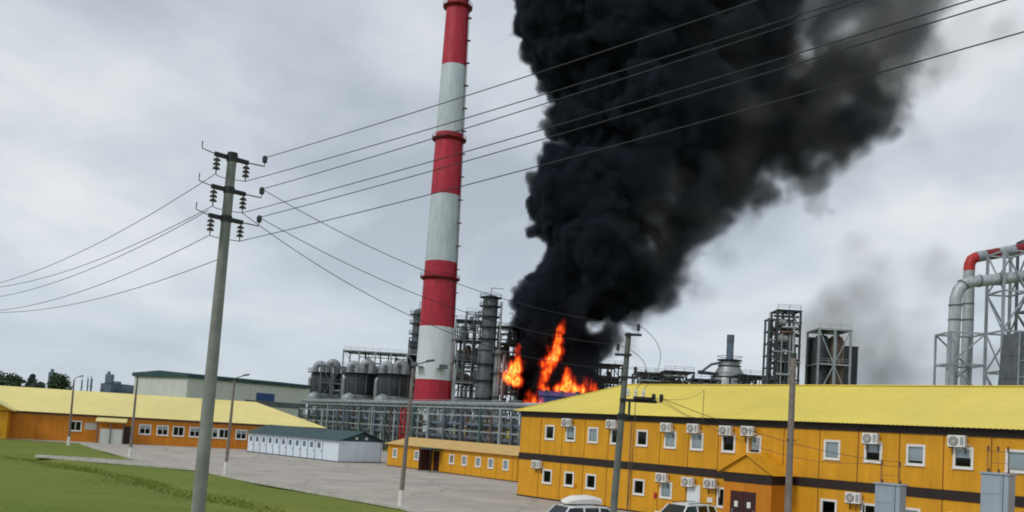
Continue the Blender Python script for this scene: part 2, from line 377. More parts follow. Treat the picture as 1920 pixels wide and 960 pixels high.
# ------------------------------------------------------------------ two-storey office block
P0 = onz(967, 929); ANG = math.radians(-48.5); AX = Vector((math.cos(ANG), math.sin(ANG), 0)); NX = Vector((-AX.y, AX.x, 0))
def tw(x, y):
    q = onwall(x, y, P0, NX); return (q-P0).dot(AX), q.z
OFF = thing('office_block', 'long two-storey ochre modular office block with yellow hipped roof and dark brown bands', 'building', P0, ANG)
NM, MW, BD = 21, 2.245, 11.0; BL = NM*MW; X0 = 0.13
Z_G0, Z_G1, Z_B1, Z_U1, Z_E = 0.12, 2.78, 3.28, 5.98, 6.38
UPW = [(1031,'d'),(1070,'b'),(1112,'b'),(1155,'d'),(1204,'d'),(1257,'b'),(1307,'b'),(1366,'d'),(1414,'b'),(1560,'b'),(1637,'h'),(1717,'b'),(1806,'h'),(1906,'b'),(2010,'d'),(2120,'b')]
LOW = [(1026,'d'),(1067,'d'),(1108,'d'),(1198,'d'),(1249,'b'),(1554,'d'),(1630,'d'),(1708,'b'),(1800,'b'),(1906,'d'),(2020,'d')]
ups = []; lows = []
for x, s in UPW:
    t = tw(x, 815+(x-1031)*0.06)[0]; ups.append((t-0.46, t+0.46, 4.40, 5.42, s))
for x, s in LOW:
    t = tw(x, 895+(x-1026)*0.1)[0]; lows.append((t-0.46, t+0.46, 1.20, 2.18, s))
tdoor = tw(1301, 930)[0]; tnarrow = tw(1352, 935)[0]
lows.append((tnarrow-0.28, tnarrow+0.28, 1.05, 2.2, 'd'))
V0, V1, VD = tw(1352, 925)[0]+1.6, 0, 2.0; V1 = V0+3.1     # entrance porch along the wall
for k in range(NM):
    a, b = X0+k*MW, X0+(k+1)*MW-0.06
    for nm, lst, z0, z1 in (('u', ups, Z_B1, Z_U1), ('g', lows, Z_G0, Z_G1)):
        hs = []
        for h in lst:
            c = (max(h[0], a+0.02), min(h[1], b-0.02))
            if c[1]-c[0] > 0.05: hs.append((c[0], c[1], h[2], h[3]))
        holes_panel(a, b, z0, z1, hs, 0.10).build('wall_panel', 'ochre', OFF)
    MB().box(b+0.003, b+0.057, 0.02, 0.08, Z_G0, Z_G1).build('seam_strip', 'seam_brown', OFF)
    MB().box(b+0.003, b+0.057, 0.02, 0.08, Z_B1, Z_U1).build('seam_strip', 'seam_brown', OFF)
for h in ups+lows:
    s = h[4]; window(OFF, h[0], h[1], h[2], h[3], 0.0, {'d': None, 'b': 0.97 if (h[0]*7) % 1 < 0.6 else 0.86, 'h': 0.5}[s])
MB().box(X0-0.02, BL+X0, -0.05, 0.12, Z_G1+0.003, Z_B1-0.003).build('storey_band', 'brown', OFF)
MB().box(X0-0.06, BL+X0, -0.07, 0.12, Z_U1+0.003, Z_E).build('fascia', 'brown', OFF)
MB().box(X0-0.02, BL+X0, -0.03, 0.12, 0.0, Z_G0-0.003).build('plinth', 'brown', OFF)
MB().box(X0, X0+0.1, 0.105, BD, 0, Z_E).box(BL+X0-0.1, BL+X0, 0.105, BD, 0, Z_E).box(X0+0.103, BL+X0-0.103, BD-0.1, BD, 0, Z_E).build('outer_wall', 'ochre', OFF)
MB().box(X0+0.11, BL+X0-0.11, 0.15, BD-0.12, 2.9, 3.2).build('floor_slab', 'concrete', OFF)
MB().box(X0+0.11, BL+X0-0.11, 3.2, 3.3, 0.1, 2.88).box(X0+0.11, BL+X0-0.11, 3.2, 3.3, 3.22, 6.2).build('partition', 'steel_dark', OFF)
for k in range(1, NM):
    for z0, z1 in ((0.1, 2.88), (3.22, 6.2)): MB().box(X0+k*MW-0.06, X0+k*MW-0.01, 0.14, 3.18, z0, z1).build('cross_wall', 'steel_dark', OFF)
EV = 0.45; RH = 2.45; hw = BD/2+EV
for (oo, ex, up, L) in (((X0-EV, -EV, Z_E), (1,0,0), (0, hw, RH), BL+2*EV), ((BL+X0+EV, BD+EV, Z_E), (-1,0,0), (0, -hw, RH), BL+2*EV),
                        ((X0-EV, BD+EV, Z_E), (0,-1,0), (hw, 0, RH), BD+2*EV), ((BL+X0+EV, -EV, Z_E), (0,1,0), (-hw, 0, RH), BD+2*EV)):
    rib_roof(MB(), oo, ex, up, L, 0.25, 0.02, hw, hw).build('roof_slope', 'roof_yellow', OFF)
MB().box(X0-EV, BL+X0+EV, -EV, BD+EV, Z_E-0.02, Z_E-0.005).build('soffit', 'brown', OFF)
MB().beam((X0-EV+hw, BD/2, Z_E+RH+0.03), (BL+X0+EV-hw, BD/2, Z_E+RH+0.03), 0.28, 0.06).build('ridge_cap', 'roof_yellow', OFF)
MB().beam((X0-EV, -EV, Z_E+0.03), (X0-EV+hw, BD/2, Z_E+RH+0.04), 0.2, 0.06).build('hip_cap', 'roof_yellow', OFF)
sx = tw(1327, 785)[0]; SMT = Vector((sx, -EV-0.06, 8.1)); MB().tube([(sx, -EV-0.06, Z_E-0.25), SMT], 0.022, 6).build('service_mast', 'steel_rust', OFF)
# white side door under an air conditioner
d_ = MB().box(tdoor-0.5, tdoor+0.5, -0.06, -0.004, 0.14, 2.2).build('door', 'white', OFF); MB().box(tdoor-0.36, tdoor+0.36, -0.075, -0.062, 1.0, 2.0).build('door_pane', 'blind', d_)
MB().box(tdoor+0.36, tdoor+0.42, -0.12, -0.062, 1.0, 1.15).build('door_handle', 'darksteel', d_)
# entrance porch
pm = MB().box(V0, V0+0.25, -VD, -0.01, 0.1, 2.75).box(V1-0.1, V1, -VD, -0.01, 0.1, 2.75).box(V0+0.25, V0+0.45, -VD, -VD+0.1, 0.1, 2.75).box(V0+2.15, V1-0.1, -VD, -VD+0.1, 0.1, 2.75).box(V0+0.45, V0+2.15, -VD, -VD+0.1, 2.25, 2.75)
pw = pm.build('porch_wall', 'ochre_dark', OFF)
MB().box(V0-0.03, V1+0.03, -VD-0.04, -0.055, 2.753, 3.26).build('porch_band', 'brown', OFF)
vm = (V0+V1)/2; za = 4.35
pr = MB().prism([(V0-0.25, -VD-0.3, 3.28), (vm, -VD-0.3, za), (vm, -VD-0.3, za+0.12), (V0-0.37, -VD-0.3, 3.28)], (0, VD+0.29, 0)).prism([(V1+0.25, -VD-0.3, 3.28), (V1+0.37, -VD-0.3, 3.28), (vm, -VD-0.3, za+0.12), (vm, -VD-0.3, za)], (0, VD+0.29, 0)).build('porch_roof', 'ochre', OFF)
MB().prism([(V0-0.2, -VD-0.1, 3.285), (V1+0.2, -VD-0.1, 3.285), (vm, -VD-0.1, za-0.04)], (0, 0.06, 0)).build('pediment', 'ochre', OFF)
for s in (0, 1):
    a = V0+0.47+s*0.84; dd = MB().box(a, a+0.82, -VD+0.03, -VD+0.08, 0.12, 2.24).build('door_leaf', 'door_brown', OFF)
    MB().box(a+0.06 + s*0.56, a+0.2+s*0.56, -VD+0.005, -VD+0.028, 0.95, 1.25).build('door_handle', 'steel', dd)
    MB().box(a+0.25, a+0.48, -VD+0.015, -VD+0.028, 1.35, 1.68).build('notice', 'paper', dd)
MB().box(tnarrow-1.0, tnarrow-0.6, -0.03, -0.004, 1.25, 1.55).build('notice_board', 'paper', OFF)
MB().box(V0-0.3, V1+0.3, -VD-1.2, -VD-0.005, 0.02, 0.12).build('step', 'concrete', OFF)
tp = tw(1183, 850)[0]; MB().tube([(tp, -0.12, 0.2), (tp, -0.12, 5.95)], 0.03, 8).build('downpipe', 'steel_rust', OFF, True)
lw = tw(1079, 910)[0]; MB().box(lw-0.1, lw+0.1, -0.08, -0.004, 1.15, 1.4).build('fuse_box', 'ochre_dark', OFF)
lw = tw(1230, 915)[0]; MB().box(lw-0.1, lw+0.1, -0.08, -0.004, 1.1, 1.45).build('alarm_box', 'red_paint', OFF)
# air conditioners hang on the wall: things of their own
def ac_unit():
    t = thing('air_conditioner', '', 'air conditioner')
    MB().box(-0.42, 0.42, -0.42, -0.12, 0, 0.58).build('casing', 'white', t, bevel=0.02)
    r = MB().lathe([(0.225, 0), (0.225, 0.02)], 20); r.v = [(x-0.12, -0.424-z, 0.29+y) for x, y, z in r.v]; g = r.build('fan_opening', 'darksteel', t)
    for k in range(3):
        q = MB(); rr = 0.06+k*0.06
        q.tube([(-0.12+rr*math.cos(a), -0.45, 0.29+rr*math.sin(a)) for a in [i*math.pi/8 for i in range(17)]], 0.012, 4, False); q.build('grille_ring', 'white', g)
    for k in range(4):
        a = k*math.pi/4; MB().beam((-0.12+0.22*math.cos(a), -0.452, 0.29+0.22*math.sin(a)), (-0.12-0.22*math.cos(a), -0.452, 0.29-0.22*math.sin(a)), 0.012).build('grille_bar', 'white', g)
    MB().box(0.2, 0.36, -0.428, -0.421, 0.1, 0.5).build('side_vent', 'steel_pale', t)
    for s in (-0.3, 0.3): MB().box(s-0.02, s+0.02, -0.45, 0.0, -0.05, -0.005).box(s-0.02, s+0.02, -0.03, 0, -0.35, -0.05).build('bracket', 'darksteel', t)
    MB().tube([(0.43, -0.2, 0.15), (0.52, -0.15, 0.15), (0.54, -0.04, 0.1), (0.54, -0.02, -0.5)], 0.022, 6).build('pipe', 'white', t)
    return t
AC0 = ac_unit()
ACS = [(1068,793,'white air conditioner above second upper window from the far corner of the office block'),
       (1152,796,'white air conditioner under the eaves half hidden behind the tall pole with disconnector'),
       (1255,802,'white air conditioner above the second upper window right of the disconnector pole'),
       (1305,804,'white air conditioner above the third upper window right of the disconnector pole'),
       (1366,808,'white air conditioner above the dark upper window over the left slope of the porch gable'),
       (1407,809,'white air conditioner above the upper window right of the porch gable peak'),
       (1637,823,'white air conditioner above the half-blinded upper window behind the shorter grey kiosk'),
       (1799,828,'white air conditioner above the upper window just left of the taller grey kiosk'),
       (1011,871,'white air conditioner on the ground floor nearest the far corner of the office block'),
       (1246,896,'white air conditioner directly above the ground-floor window left of the white door'),
       (1295,904,'white air conditioner directly above the white ground-floor door'),
       (1337,907,'white air conditioner between the white door and the brown entrance door'),
       (1605,934,'white air conditioner on the ground floor just left of the shorter grey kiosk')]
for i, (x, y, lb) in enumerate(ACS):
    t, z = tw(x, y); o = AC0 if i == 0 else copy_tree(AC0)
    o.location = P0+AX*t+Vector((0, 0, z-0.28))-NX*0.01; o.rotation_euler = (0, 0, ANG); o['label'] = lb; o['group'] = 'air conditioners on the office block'

# ------------------------------------------------------------------ long single-storey building, left
L0 = onz(17, 822); LANG = math.atan2(9.74, 27.15)
def wallmap(p0, ang):
    ax = Vector((math.cos(ang), math.sin(ang), 0)); nx = Vector((-ax.y, ax.x, 0))
    def f(x, y): q = onwall(x, y, p0, nx); return (q-p0).dot(ax), q.z
    return f
lt = wallmap(L0, LANG); LL = lt(612, 803)[0]-0.4; LH = 3.5; LD = 13.0
LB = thing('long_building', 'long single-storey orange building with pale yellow roof beside the lawn', 'building', L0, LANG)
hs = []
for x in (141, 272, 305, 335, 366, 399, 421, 453): t = lt(x, 805)[0]; hs.append((t-0.72, t+0.72, 1.35, 2.65))
k = 0; xx = 0.0
while xx < LL-0.1:
    x1 = min(xx+3.0, LL); cut = []
    for h in hs:
        c = (max(h[0], xx+0.01), min(h[1], x1-0.03))
        if c[1]-c[0] > 0.03: cut.append((c[0], c[1], h[2], h[3]))
    holes_panel(xx, x1-0.02, 0.0, LH-0.25, cut, 0.12).build('wall_panel', 'ochre_dark', LB); xx = x1
for i, h in enumerate(hs): window(LB, h[0], h[1], h[2], h[3], 0, 0.45 if i % 3 else None, 1, 0.12)
MB().box(-0.1, LL+0.1, -0.08, 0.1, LH-0.248, LH+0.02).build('fascia', 'steel_rust', LB)
MB().box(0, 0.1, 0.13, LD, 0, LH).box(LL-0.1, LL, 0.13, LD, 0, LH).box(0.11, LL-0.11, LD-0.1, LD, 0, LH).build('outer_wall', 'ochre_dark', LB)
MB().box(0.11, LL-0.11, 2.6, 2.7, 0, LH).build('partition', 'steel_dark', LB)
RL = 3.1; hl = LD/2+0.5
for (oo, ex, up, L, a, b) in (((-14, -0.5, LH+0.03), (1,0,0), (0, hl, RL), LL+14.5, 0, hl*1.35), ((LL+0.5, LD+0.5, LH+0.03), (-1,0,0), (0, -hl, RL), LL+14.5, hl*1.35, 0), ((LL+0.5, -0.5, LH+0.03), (0,1,0), (-hl*1.35, 0, RL), LD+1, hl, hl)):
    rib_roof(MB(), oo, ex, up, L, 0.3, 0.014, a, b).build('roof_slope', 'roof_cream', LB)
MB().box(-0.4, LL+0.45, -0.45, LD+0.45, LH+0.022, LH+0.028).build('soffit', 'steel_rust', LB)
# cross-gabled wing at the near left end
wg = MB().box(-12, -0.02, -2.2, 6, 0, LH-0.05); wg.build('wing_wall', 'ochre', LB)
MB().prism([(-13.2, -2.6, LH+0.02), (0.5, -2.6, LH+0.02), (-6.2, -2.6, LH+3.2)], (0, 8, 0)).build('wing_gable', 'ochre', LB)
MB().prism([(0.7, -2.9, LH-0.05), (0.7, -2.9, LH+0.12), (-6.2, -2.9, LH+3.45), (-6.2, -2.9, LH+3.26)], (0, 9, 0)).prism([(-13.4, -2.9, LH-0.05), (-6.2, -2.9, LH+3.26), (-6.2, -2.9, LH+3.45), (-13.4, -2.9, LH+0.12)], (0, 9, 0)).build('wing_roof', 'roof_cream', LB)
# porch
a = lt(186, 800)[0]; b = lt(234, 800)[0]
MB().prism([(a-0.3, -2.6, 2.75), (a-0.3, -0.02, 3.2), (a-0.3, -0.02, 3.34), (a-0.3, -2.6, 2.89)], (b-a+0.6, 0, 0)).build('porch_roof', 'roof_cream', LB)
MB().box(a+0.3, b-0.1, -2.2, -2.0, 0.02, 1.9).build('porch_screen', 'hall_wall', LB)
for x in (a, a+(b-a)*0.5, b): MB().box(x-0.06, x+0.06, -2.35, -2.23, 0.02, 2.8).build('porch_post', 'steel', LB)
t = lt(240, 815)[0]; MB().box(t-0.55, t+0.55, -0.05, -0.004, 0.02, 2.3).build('door', 'door_brown', LB)
t = lt(170, 800)[0]; MB().box(t-0.7, t+0.7, -0.05, -0.004, 1.6, 2.5).build('notice_board', 'kerb', LB)

# ------------------------------------------------------------------ shed with the dark teal roof
S0 = onz(463, 847); SA = math.atan2(-13.8, 14.32); SH = thing('garage_shed', 'low white garage row with dark teal gable roof on the yard', 'shed', S0, SA)
SL, SD, SHH = 19.9, 6.2, 2.45
nd = 11; dw = 1.52
MB().box(0, SL, 0.0, 0.1, SHH-0.2, SHH).box(nd*dw+0.05, SL, 0, 0.1, 0.12, SHH-0.203).build('front_wall', 'white_cool', SH)
for k in range(nd):
    d_ = MB().box(k*dw+0.04, (k+1)*dw-0.04, 0.02, 0.08, 0.12, SHH-0.21).build('door', 'white_cool', SH)
    MB().box(k*dw+0.45, k*dw+1.05, 0.0, 0.019, 1.45, 2.05).build('door_pane', 'steel_blue', d_)
    MB().box(k*dw+1.2, k*dw+1.28, -0.04, 0.019, 1.0, 1.12).build('door_handle', 'darksteel', d_)
    MB().box((k+1)*dw-0.038, (k+1)*dw+0.038, -0.015, 0.1, 0.12, SHH-0.204).build('door_post', 'steel_blue', SH)
MB().box(0, 0.1, 0.103, SD, 0.1, SHH).box(SL-0.1, SL, 0.103, SD-0.2, 0.1, SHH).box(0.1, SL, SD-0.1, SD, 0.1, SHH).build('outer_wall', 'white_cool', SH)
MB().box(-0.03, SL+0.03, -0.05, SD+0.03, 0, 0.11).build('plinth', 'steel_dark', SH)
hs_ = SD/2+0.35
for oo, ex, up in (((-0.4, -0.35, SHH+0.02), (1,0,0), (0, hs_, 1.15)), ((SL+0.5, SD+0.35, SHH+0.02), (-1,0,0), (0, -hs_, 1.15))):
    rib_roof(MB(), oo, ex, up, SL+0.9, 0.4, 0.03).build('roof_slope', 'teal_roof', SH)
MB().prism([(SL+0.05, -0.3, SHH+0.01), (SL+0.05, SD+0.3, SHH+0.01), (SL+0.05, SD/2, SHH+1.12)], (-0.1, 0, 0)).build('gable', 'teal_roof', SH)
MB().prism([(0.05, -0.3, SHH+0.01), (0.05, SD+0.3, SHH+0.01), (0.05, SD/2, SHH+1.12)], (-0.1, 0, 0)).build('gable', 'teal_roof', SH)
for y in (2.2, 3.6): MB().box(SL+0.052, SL+0.10, y, y+0.35, SHH+0.2, SHH+0.5).build('gable_vent', 'paper', SH)

# ------------------------------------------------------------------ row of low yellow cabins
Y0 = onz(725, 873); YA = math.atan2(-17.5, 14.75); CB = thing('cabin_row', 'low row of yellow site cabins with pale roof and white windows, beyond the yard', 'cabin', Y0, YA)
yt = wallmap(Y0, YA); CL = yt(969, 895)[0]; CH = 2.45
hs = []
for x in (740, 781, 802, 847, 871, 897, 921, 949): t = yt(x, 862)[0]; hs.append((t-0.42, t+0.42, 1.05, 2.0))
tdo = yt(818, 870)[0]
xx = 0.0
while xx < CL-0.2:
    x1 = min(xx+2.44, CL); cut = []
    for h in hs:
        c = (max(h[0], xx+0.02), min(h[1], x1-0.06))
        if c[1]-c[0] > 0.03: cut.append((c[0], c[1], h[2], h[3]))
    holes_panel(xx, x1-0.05, 0.1, CH, cut, 0.1).build('wall_panel', 'ochre', CB); xx = x1
for h in hs: window(CB, h[0], h[1], h[2], h[3], 0, 0.95, 0, 0.1)
MB().box(0, 0.1, 0.103, 6, 0.1, CH).box(CL-0.1, CL, 0.103, 6, 0.1, CH).box(0.11, CL-0.11, 5.9, 6, 0.1, CH).build('outer_wall', 'ochre', CB)
MB().box(-0.02, CL+0.02, -0.03, 6.02, 0, 0.09).build('plinth', 'brown', CB)
for oo, ex, up in (((-0.3, -0.4, CH+0.03), (1,0,0), (0, 3.4, 0.85)), ((CL+0.3, 6.4, CH+0.03), (-1,0,0), (0, -3.4, 0.85))): rib_roof(MB(), oo, ex, up, CL+0.6, 0.35, 0.02).build('roof_slope', 'cabin_roof', CB)
MB().box(-0.2, CL+0.2, -0.3, 6.3, CH+0.004, CH+0.02).build('soffit', 'ochre_dark', CB)
MB().box(tdo-1.1, tdo+1.1, -1.6, -0.02, 2.35, 2.5).build('porch_roof', 'teal_roof', CB)
for s in (-1, 1): MB().box(tdo+s*1.0-0.05, tdo+s*1.0+0.05, -1.55, -1.45, 0.02, 2.35).build('porch_post', 'brown', CB)
d_ = MB().box(tdo-0.5, tdo+0.5, -0.05, -0.004, 0.1, 2.15).build('door', 'door_brown', CB)
MB().box(tdo-1.0, tdo-0.8, -1.5, -0.06, 0.1, 2.3).build('porch_screen', 'door_brown', CB)
MB().box(tdo-1.2, tdo+1.2, -1.7, -0.06, 0.02, 0.1).build('step', 'concrete', CB)

# ------------------------------------------------------------------ hall with teal roof, behind
hc = at(353, 700, 190); HA = math.atan2(0.8, 0.6); HZ = hc.z
HB = thing('warehouse', 'large pale warehouse with dark teal roof edge behind the long orange building', 'warehouse', (hc.x, hc.y, 0), HA)
for k in range(6): MB().box(k*5.4, k*5.4+5.34, 0, 0.2, 0, HZ-0.9).build('wall_panel', 'hall_wall', HB)
for k in range(4): MB().box(0, 0.2, 0.22+k*5.0, 0.22+k*5+4.94, 0, HZ-0.9).build('wall_panel', 'hall_wall', HB)
MB().box(-0.5, 32.9, -0.5, 20.5, HZ-0.9, HZ-0.1).build('roof_edge', 'teal_roof', HB)
MB().prism([(-0.5, -0.5, HZ-0.09), (-0.5, 20.5, HZ-0.09), (-0.5, 10, HZ+0.5)], (33.4, 0, 0)).build('roof', 'teal_roof', HB)
MB().box(32.2, 32.4, 0.21, 20, 0, HZ-0.9).box(0.2, 32.4, 19.8, 20, 0, HZ-0.9).build('outer_wall', 'hall_wall', HB)
ht = wallmap(Vector((hc.x, hc.y, 0)), HA); s0, sz0 = ht(480, 750); s1, sz1 = ht(514, 739)
MB().box(s0, s1, -0.25, -0.02, sz0, sz1).build('sign_board', 'blue_panel', HB)
MB().box(s0-3, 32, -0.12, -0.01, sz0-1.3, sz0-0.1).build('louvre_strip', 'steel', HB)

# ------------------------------------------------------------------ chimney
CD = 250.0
cb_ = at(809.5, 760, CD); ctop = at(857.5, 3, CD)
CH_ = thing('chimney', 'tall red and white banded industrial chimney rising above the refinery', 'chimney', (cb_.x, CD, 0))
def chz(y): return at(833, y, CD).z
ZT = ctop.z
lean = (ctop.x-cb_.x)/(ZT-cb_.z)
# calibrated taper: half-widths read at two heights
def chr_(z):
    r0, z0_ = 70/2*CD/FPX, chz(755); r1, z1_ = 45/2*CD/FPX, chz(60); return r0+(r1-r0)*(z-z0_)/(z1_-z0_)
bands = [(900, 762, 'ch_white'), (762, 714, 'ch_red'), (714, 615, 'ch_white_clean'), (615, 493, 'ch_red'), (493, 368, 'ch_white'), (368, 252, 'ch_red'), (252, 125, 'ch_white'), (125, 6, 'ch_red')]
zprev = 0.0
for i, (a, b, mm) in enumerate(bands):
    z0 = 0.0 if i == 0 else chz(a); z1 = chz(b)
    bo = bpy.data.objects.new('band', MB().lathe([(chr_(z0+(z1-z0)*k/4), z0+(z1-z0)*k/4) for k in range(5)], 40).mesh('band', mm, True)); COL.objects.link(bo); bo.parent = CH_
MB().lathe([(chr_(ZT)*0.96, ZT-0.9), (chr_(ZT)*0.96, ZT+2.2)], 32).build('rim', 'soot', CH_, True)
for yy in (13, 262, 523):
    z = chz(yy); r = chr_(z)
    pl = MB().lathe([(r+0.02, z-0.8), (r+1.0, z-0.1), (r+1.0, z+0.08), (r+0.02, z+0.08)], 32).build('balcony', 'ch_rim', CH_, True)
    rb = MB()
    for hh in (0.5, 1.0): rb.tube([((r+0.95)*math.cos(a), (r+0.95)*math.sin(a), z+hh) for a in [i*math.pi/16 for i in range(33)]], 0.05, 4, False)
    for i in range(16): a = i*math.pi/8; rb.beam(((r+0.95)*math.cos(a), (r+0.95)*math.sin(a), z+0.08), ((r+0.95)*math.cos(a), (r+0.95)*math.sin(a), z+1.02), 0.07)
    rb.build('railing', 'ch_rim', pl)
la = -0.35
def lp(z, o=0.5): return Vector(((chr_(z)+o)*math.cos(la), (chr_(z)+o)*math.sin(la), z))
ld = MB()
for s in (-0.3, 0.3):
    ld.beam(lp(1)+Vector((0, s, 0)), lp(ZT)+Vector((0, s, 0)), 0.12)
z = 2.0
while z < ZT: ld.beam(lp(z)+Vector((0,-.3,0)), lp(z)+Vector((0,.3,0)), 0.06); z += 1.2
ld.build('ladder', 'steel_dark', CH_)
z = 22.0
while z < ZT-4:
    MB().box(-0.6, 0.7, -0.5, 0.5, -0.12, 0.0).build('ladder_rest', 'ch_rim', CH_, loc=lp(z, 0.5)); z += 6.5
for yy, a0 in ((694, -1.15), (692, -2.3)):
    z = chz(yy); r = chr_(z); t = MB().box(0.05, 2.6, -1.2, 1.2, 0, 0.12).box(2.5, 2.6, -1.2, 1.2, 0.12, 1.1)
    o = t.build('sampling_platform', 'steel', CH_, loc=(r*math.cos(a0), r*math.sin(a0), z)); o.rotation_euler = (0, 0, a0)
bar('duct_riser', (lp(5).x+0.6, lp(5).y, 0), (lp(60).x+0.9, lp(60).y, chz(690)), 0.9, 'steel_pale', CH_)

# ------------------------------------------------------------------ pipe rack in front of the refinery
R0 = at(560, 790, 196); R1 = at(978, 790, 124); R0.z = R1.z = 0
RV = (R1-R0); RLN = RV.length; RA = math.atan2(RV.y, RV.x)
RK = thing('pipe_rack', 'long grey steel pipe rack with lattice girders below the chimney', 'pipe rack', R0, RA)
RZ = at(970, 767, 125).z; W_ = 6.0
nb = 16; st = RLN/nb
for k in range(nb+1):
    x = k*st
    for y in (0, W_): bar('post', (x, y, 0), (x, y, RZ), 0.38, ('steel', 'steel_pale', 'green_steel', 'steel')[(k*3+int(y)) % 4], RK)
    for z in (RZ*0.35, RZ*0.62, RZ): bar('crossbeam', (x, 0, z), (x, W_, z), 0.28, 'steel', RK)
    if k < nb:
        for z in (RZ, RZ-1.15): bar('girder', (x, 0, z), (x+st, 0, z), 0.24, 'steel_pale', RK)
        bar('girder', (x, W_, RZ), (x+st, W_, RZ), 0.24, 'steel', RK)
        bar('girder', (x, 0, RZ*0.55), (x+st, 0, RZ*0.55), 0.2, 'steel_pale', RK)
        for j in range(4):
            xa, xb = x+st*j/4, x+st*(j+1)/4; za, zb = (RZ-1.1, RZ-0.05) if j % 2 else (RZ-0.05, RZ-1.1)
            bar('brace', (xa, 0, za), (xb, 0, zb), 0.13, 'steel', RK)
        if k % 2 == 0: bar('brace', (x, 0, 0.2), (x+st, 0, RZ*0.55), 0.14, 'steel', RK); bar('brace', (x+st, 0, 0.2), (x, 0, RZ*0.55), 0.14, 'steel', RK)
        for j in range(9):
            xm = x+st*(j+0.5)/9+random.uniform(-.4, .4); ym = random.uniform(-0.3, W_-1); pipe('drop_pipe', (xm, ym, random.choice([0.1, 0.1, 1.5, RZ*0.35])), (xm, ym, RZ-random.uniform(0.2, 1.5)), random.uniform(0.1, 0.24), random.choice(['steel_pale', 'insulation', 'steel', 'steel_blue', 'steel_pale', 'steel_rust']), RK)
rr = random.Random(5)
for j in range(14):
    y = 0.5+(j % 5)*1.15; z = (RZ*0.35, RZ*0.62, RZ)[j//5]+0.25; r = rr.choice((0.14, 0.2, 0.28, 0.34))
    pipe('pipe', (0, y, z+r), (RLN+15, y, z+r), r, rr.choice(['insulation', 'steel_pale', 'steel', 'steel_blue', 'insulation']), RK)
xk = [bar('lattice_post', (RLN*0.585+s, -0.6, 0.1), (RLN*0.585+s, -0.6, RZ-0.3), 0.2, 'red_paint', RK) for s in (0, 1.5)]
for j in range(5): bar('lattice_brace', (RLN*0.585+(1.5 if j % 2 else 0), -0.6, 0.2+j*RZ/5.6), (RLN*0.585+(0 if j % 2 else 1.5), -0.6, 0.2+(j+1)*RZ/5.6), 0.14, 'red_paint', RK)
for k in range(int(RLN/2)): bar('railing_post', (k*2, -0.15, RZ+0.1), (k*2, -0.15, RZ+1.1), 0.07, 'steel_pale', RK)
for h in (0.6, 1.1): bar('handrail', (0, -0.15, RZ+h), (RLN, -0.15, RZ+h), 0.07, 'steel_pale', RK)

b = at(893, 815, 140); c = at(950, 815, 140); YB = thing('yellow_substation', 'small bright yellow building seen through the pipe rack right of the chimney', 'building', (b.x, 140, 0), -0.2)
W = c.x-b.x; zt = at(920, 792, 140).z
holes_panel(0, W, 0, zt, [(W*0.2, W*0.38, zt*0.45, zt*0.75), (W*0.55, W*0.73, zt*0.45, zt*0.75)], 0.15).build('wall', 'yellow_paint', YB)
for f in (0.2, 0.55): window(YB, W*f, W*(f+0.18), zt*0.45, zt*0.75, 0, 0.6)
MB().box(0, 0.15, 0.16, 4, 0, zt).box(W-0.15, W, 0.16, 4, 0, zt).box(0.15, W-0.15, 3.85, 4, 0, zt).build('outer_wall', 'yellow_paint', YB)
MB().box(-0.3, W+0.3, -0.3, 4.3, zt+0.003, zt+0.2).build('roof', 'hall_wall', YB)
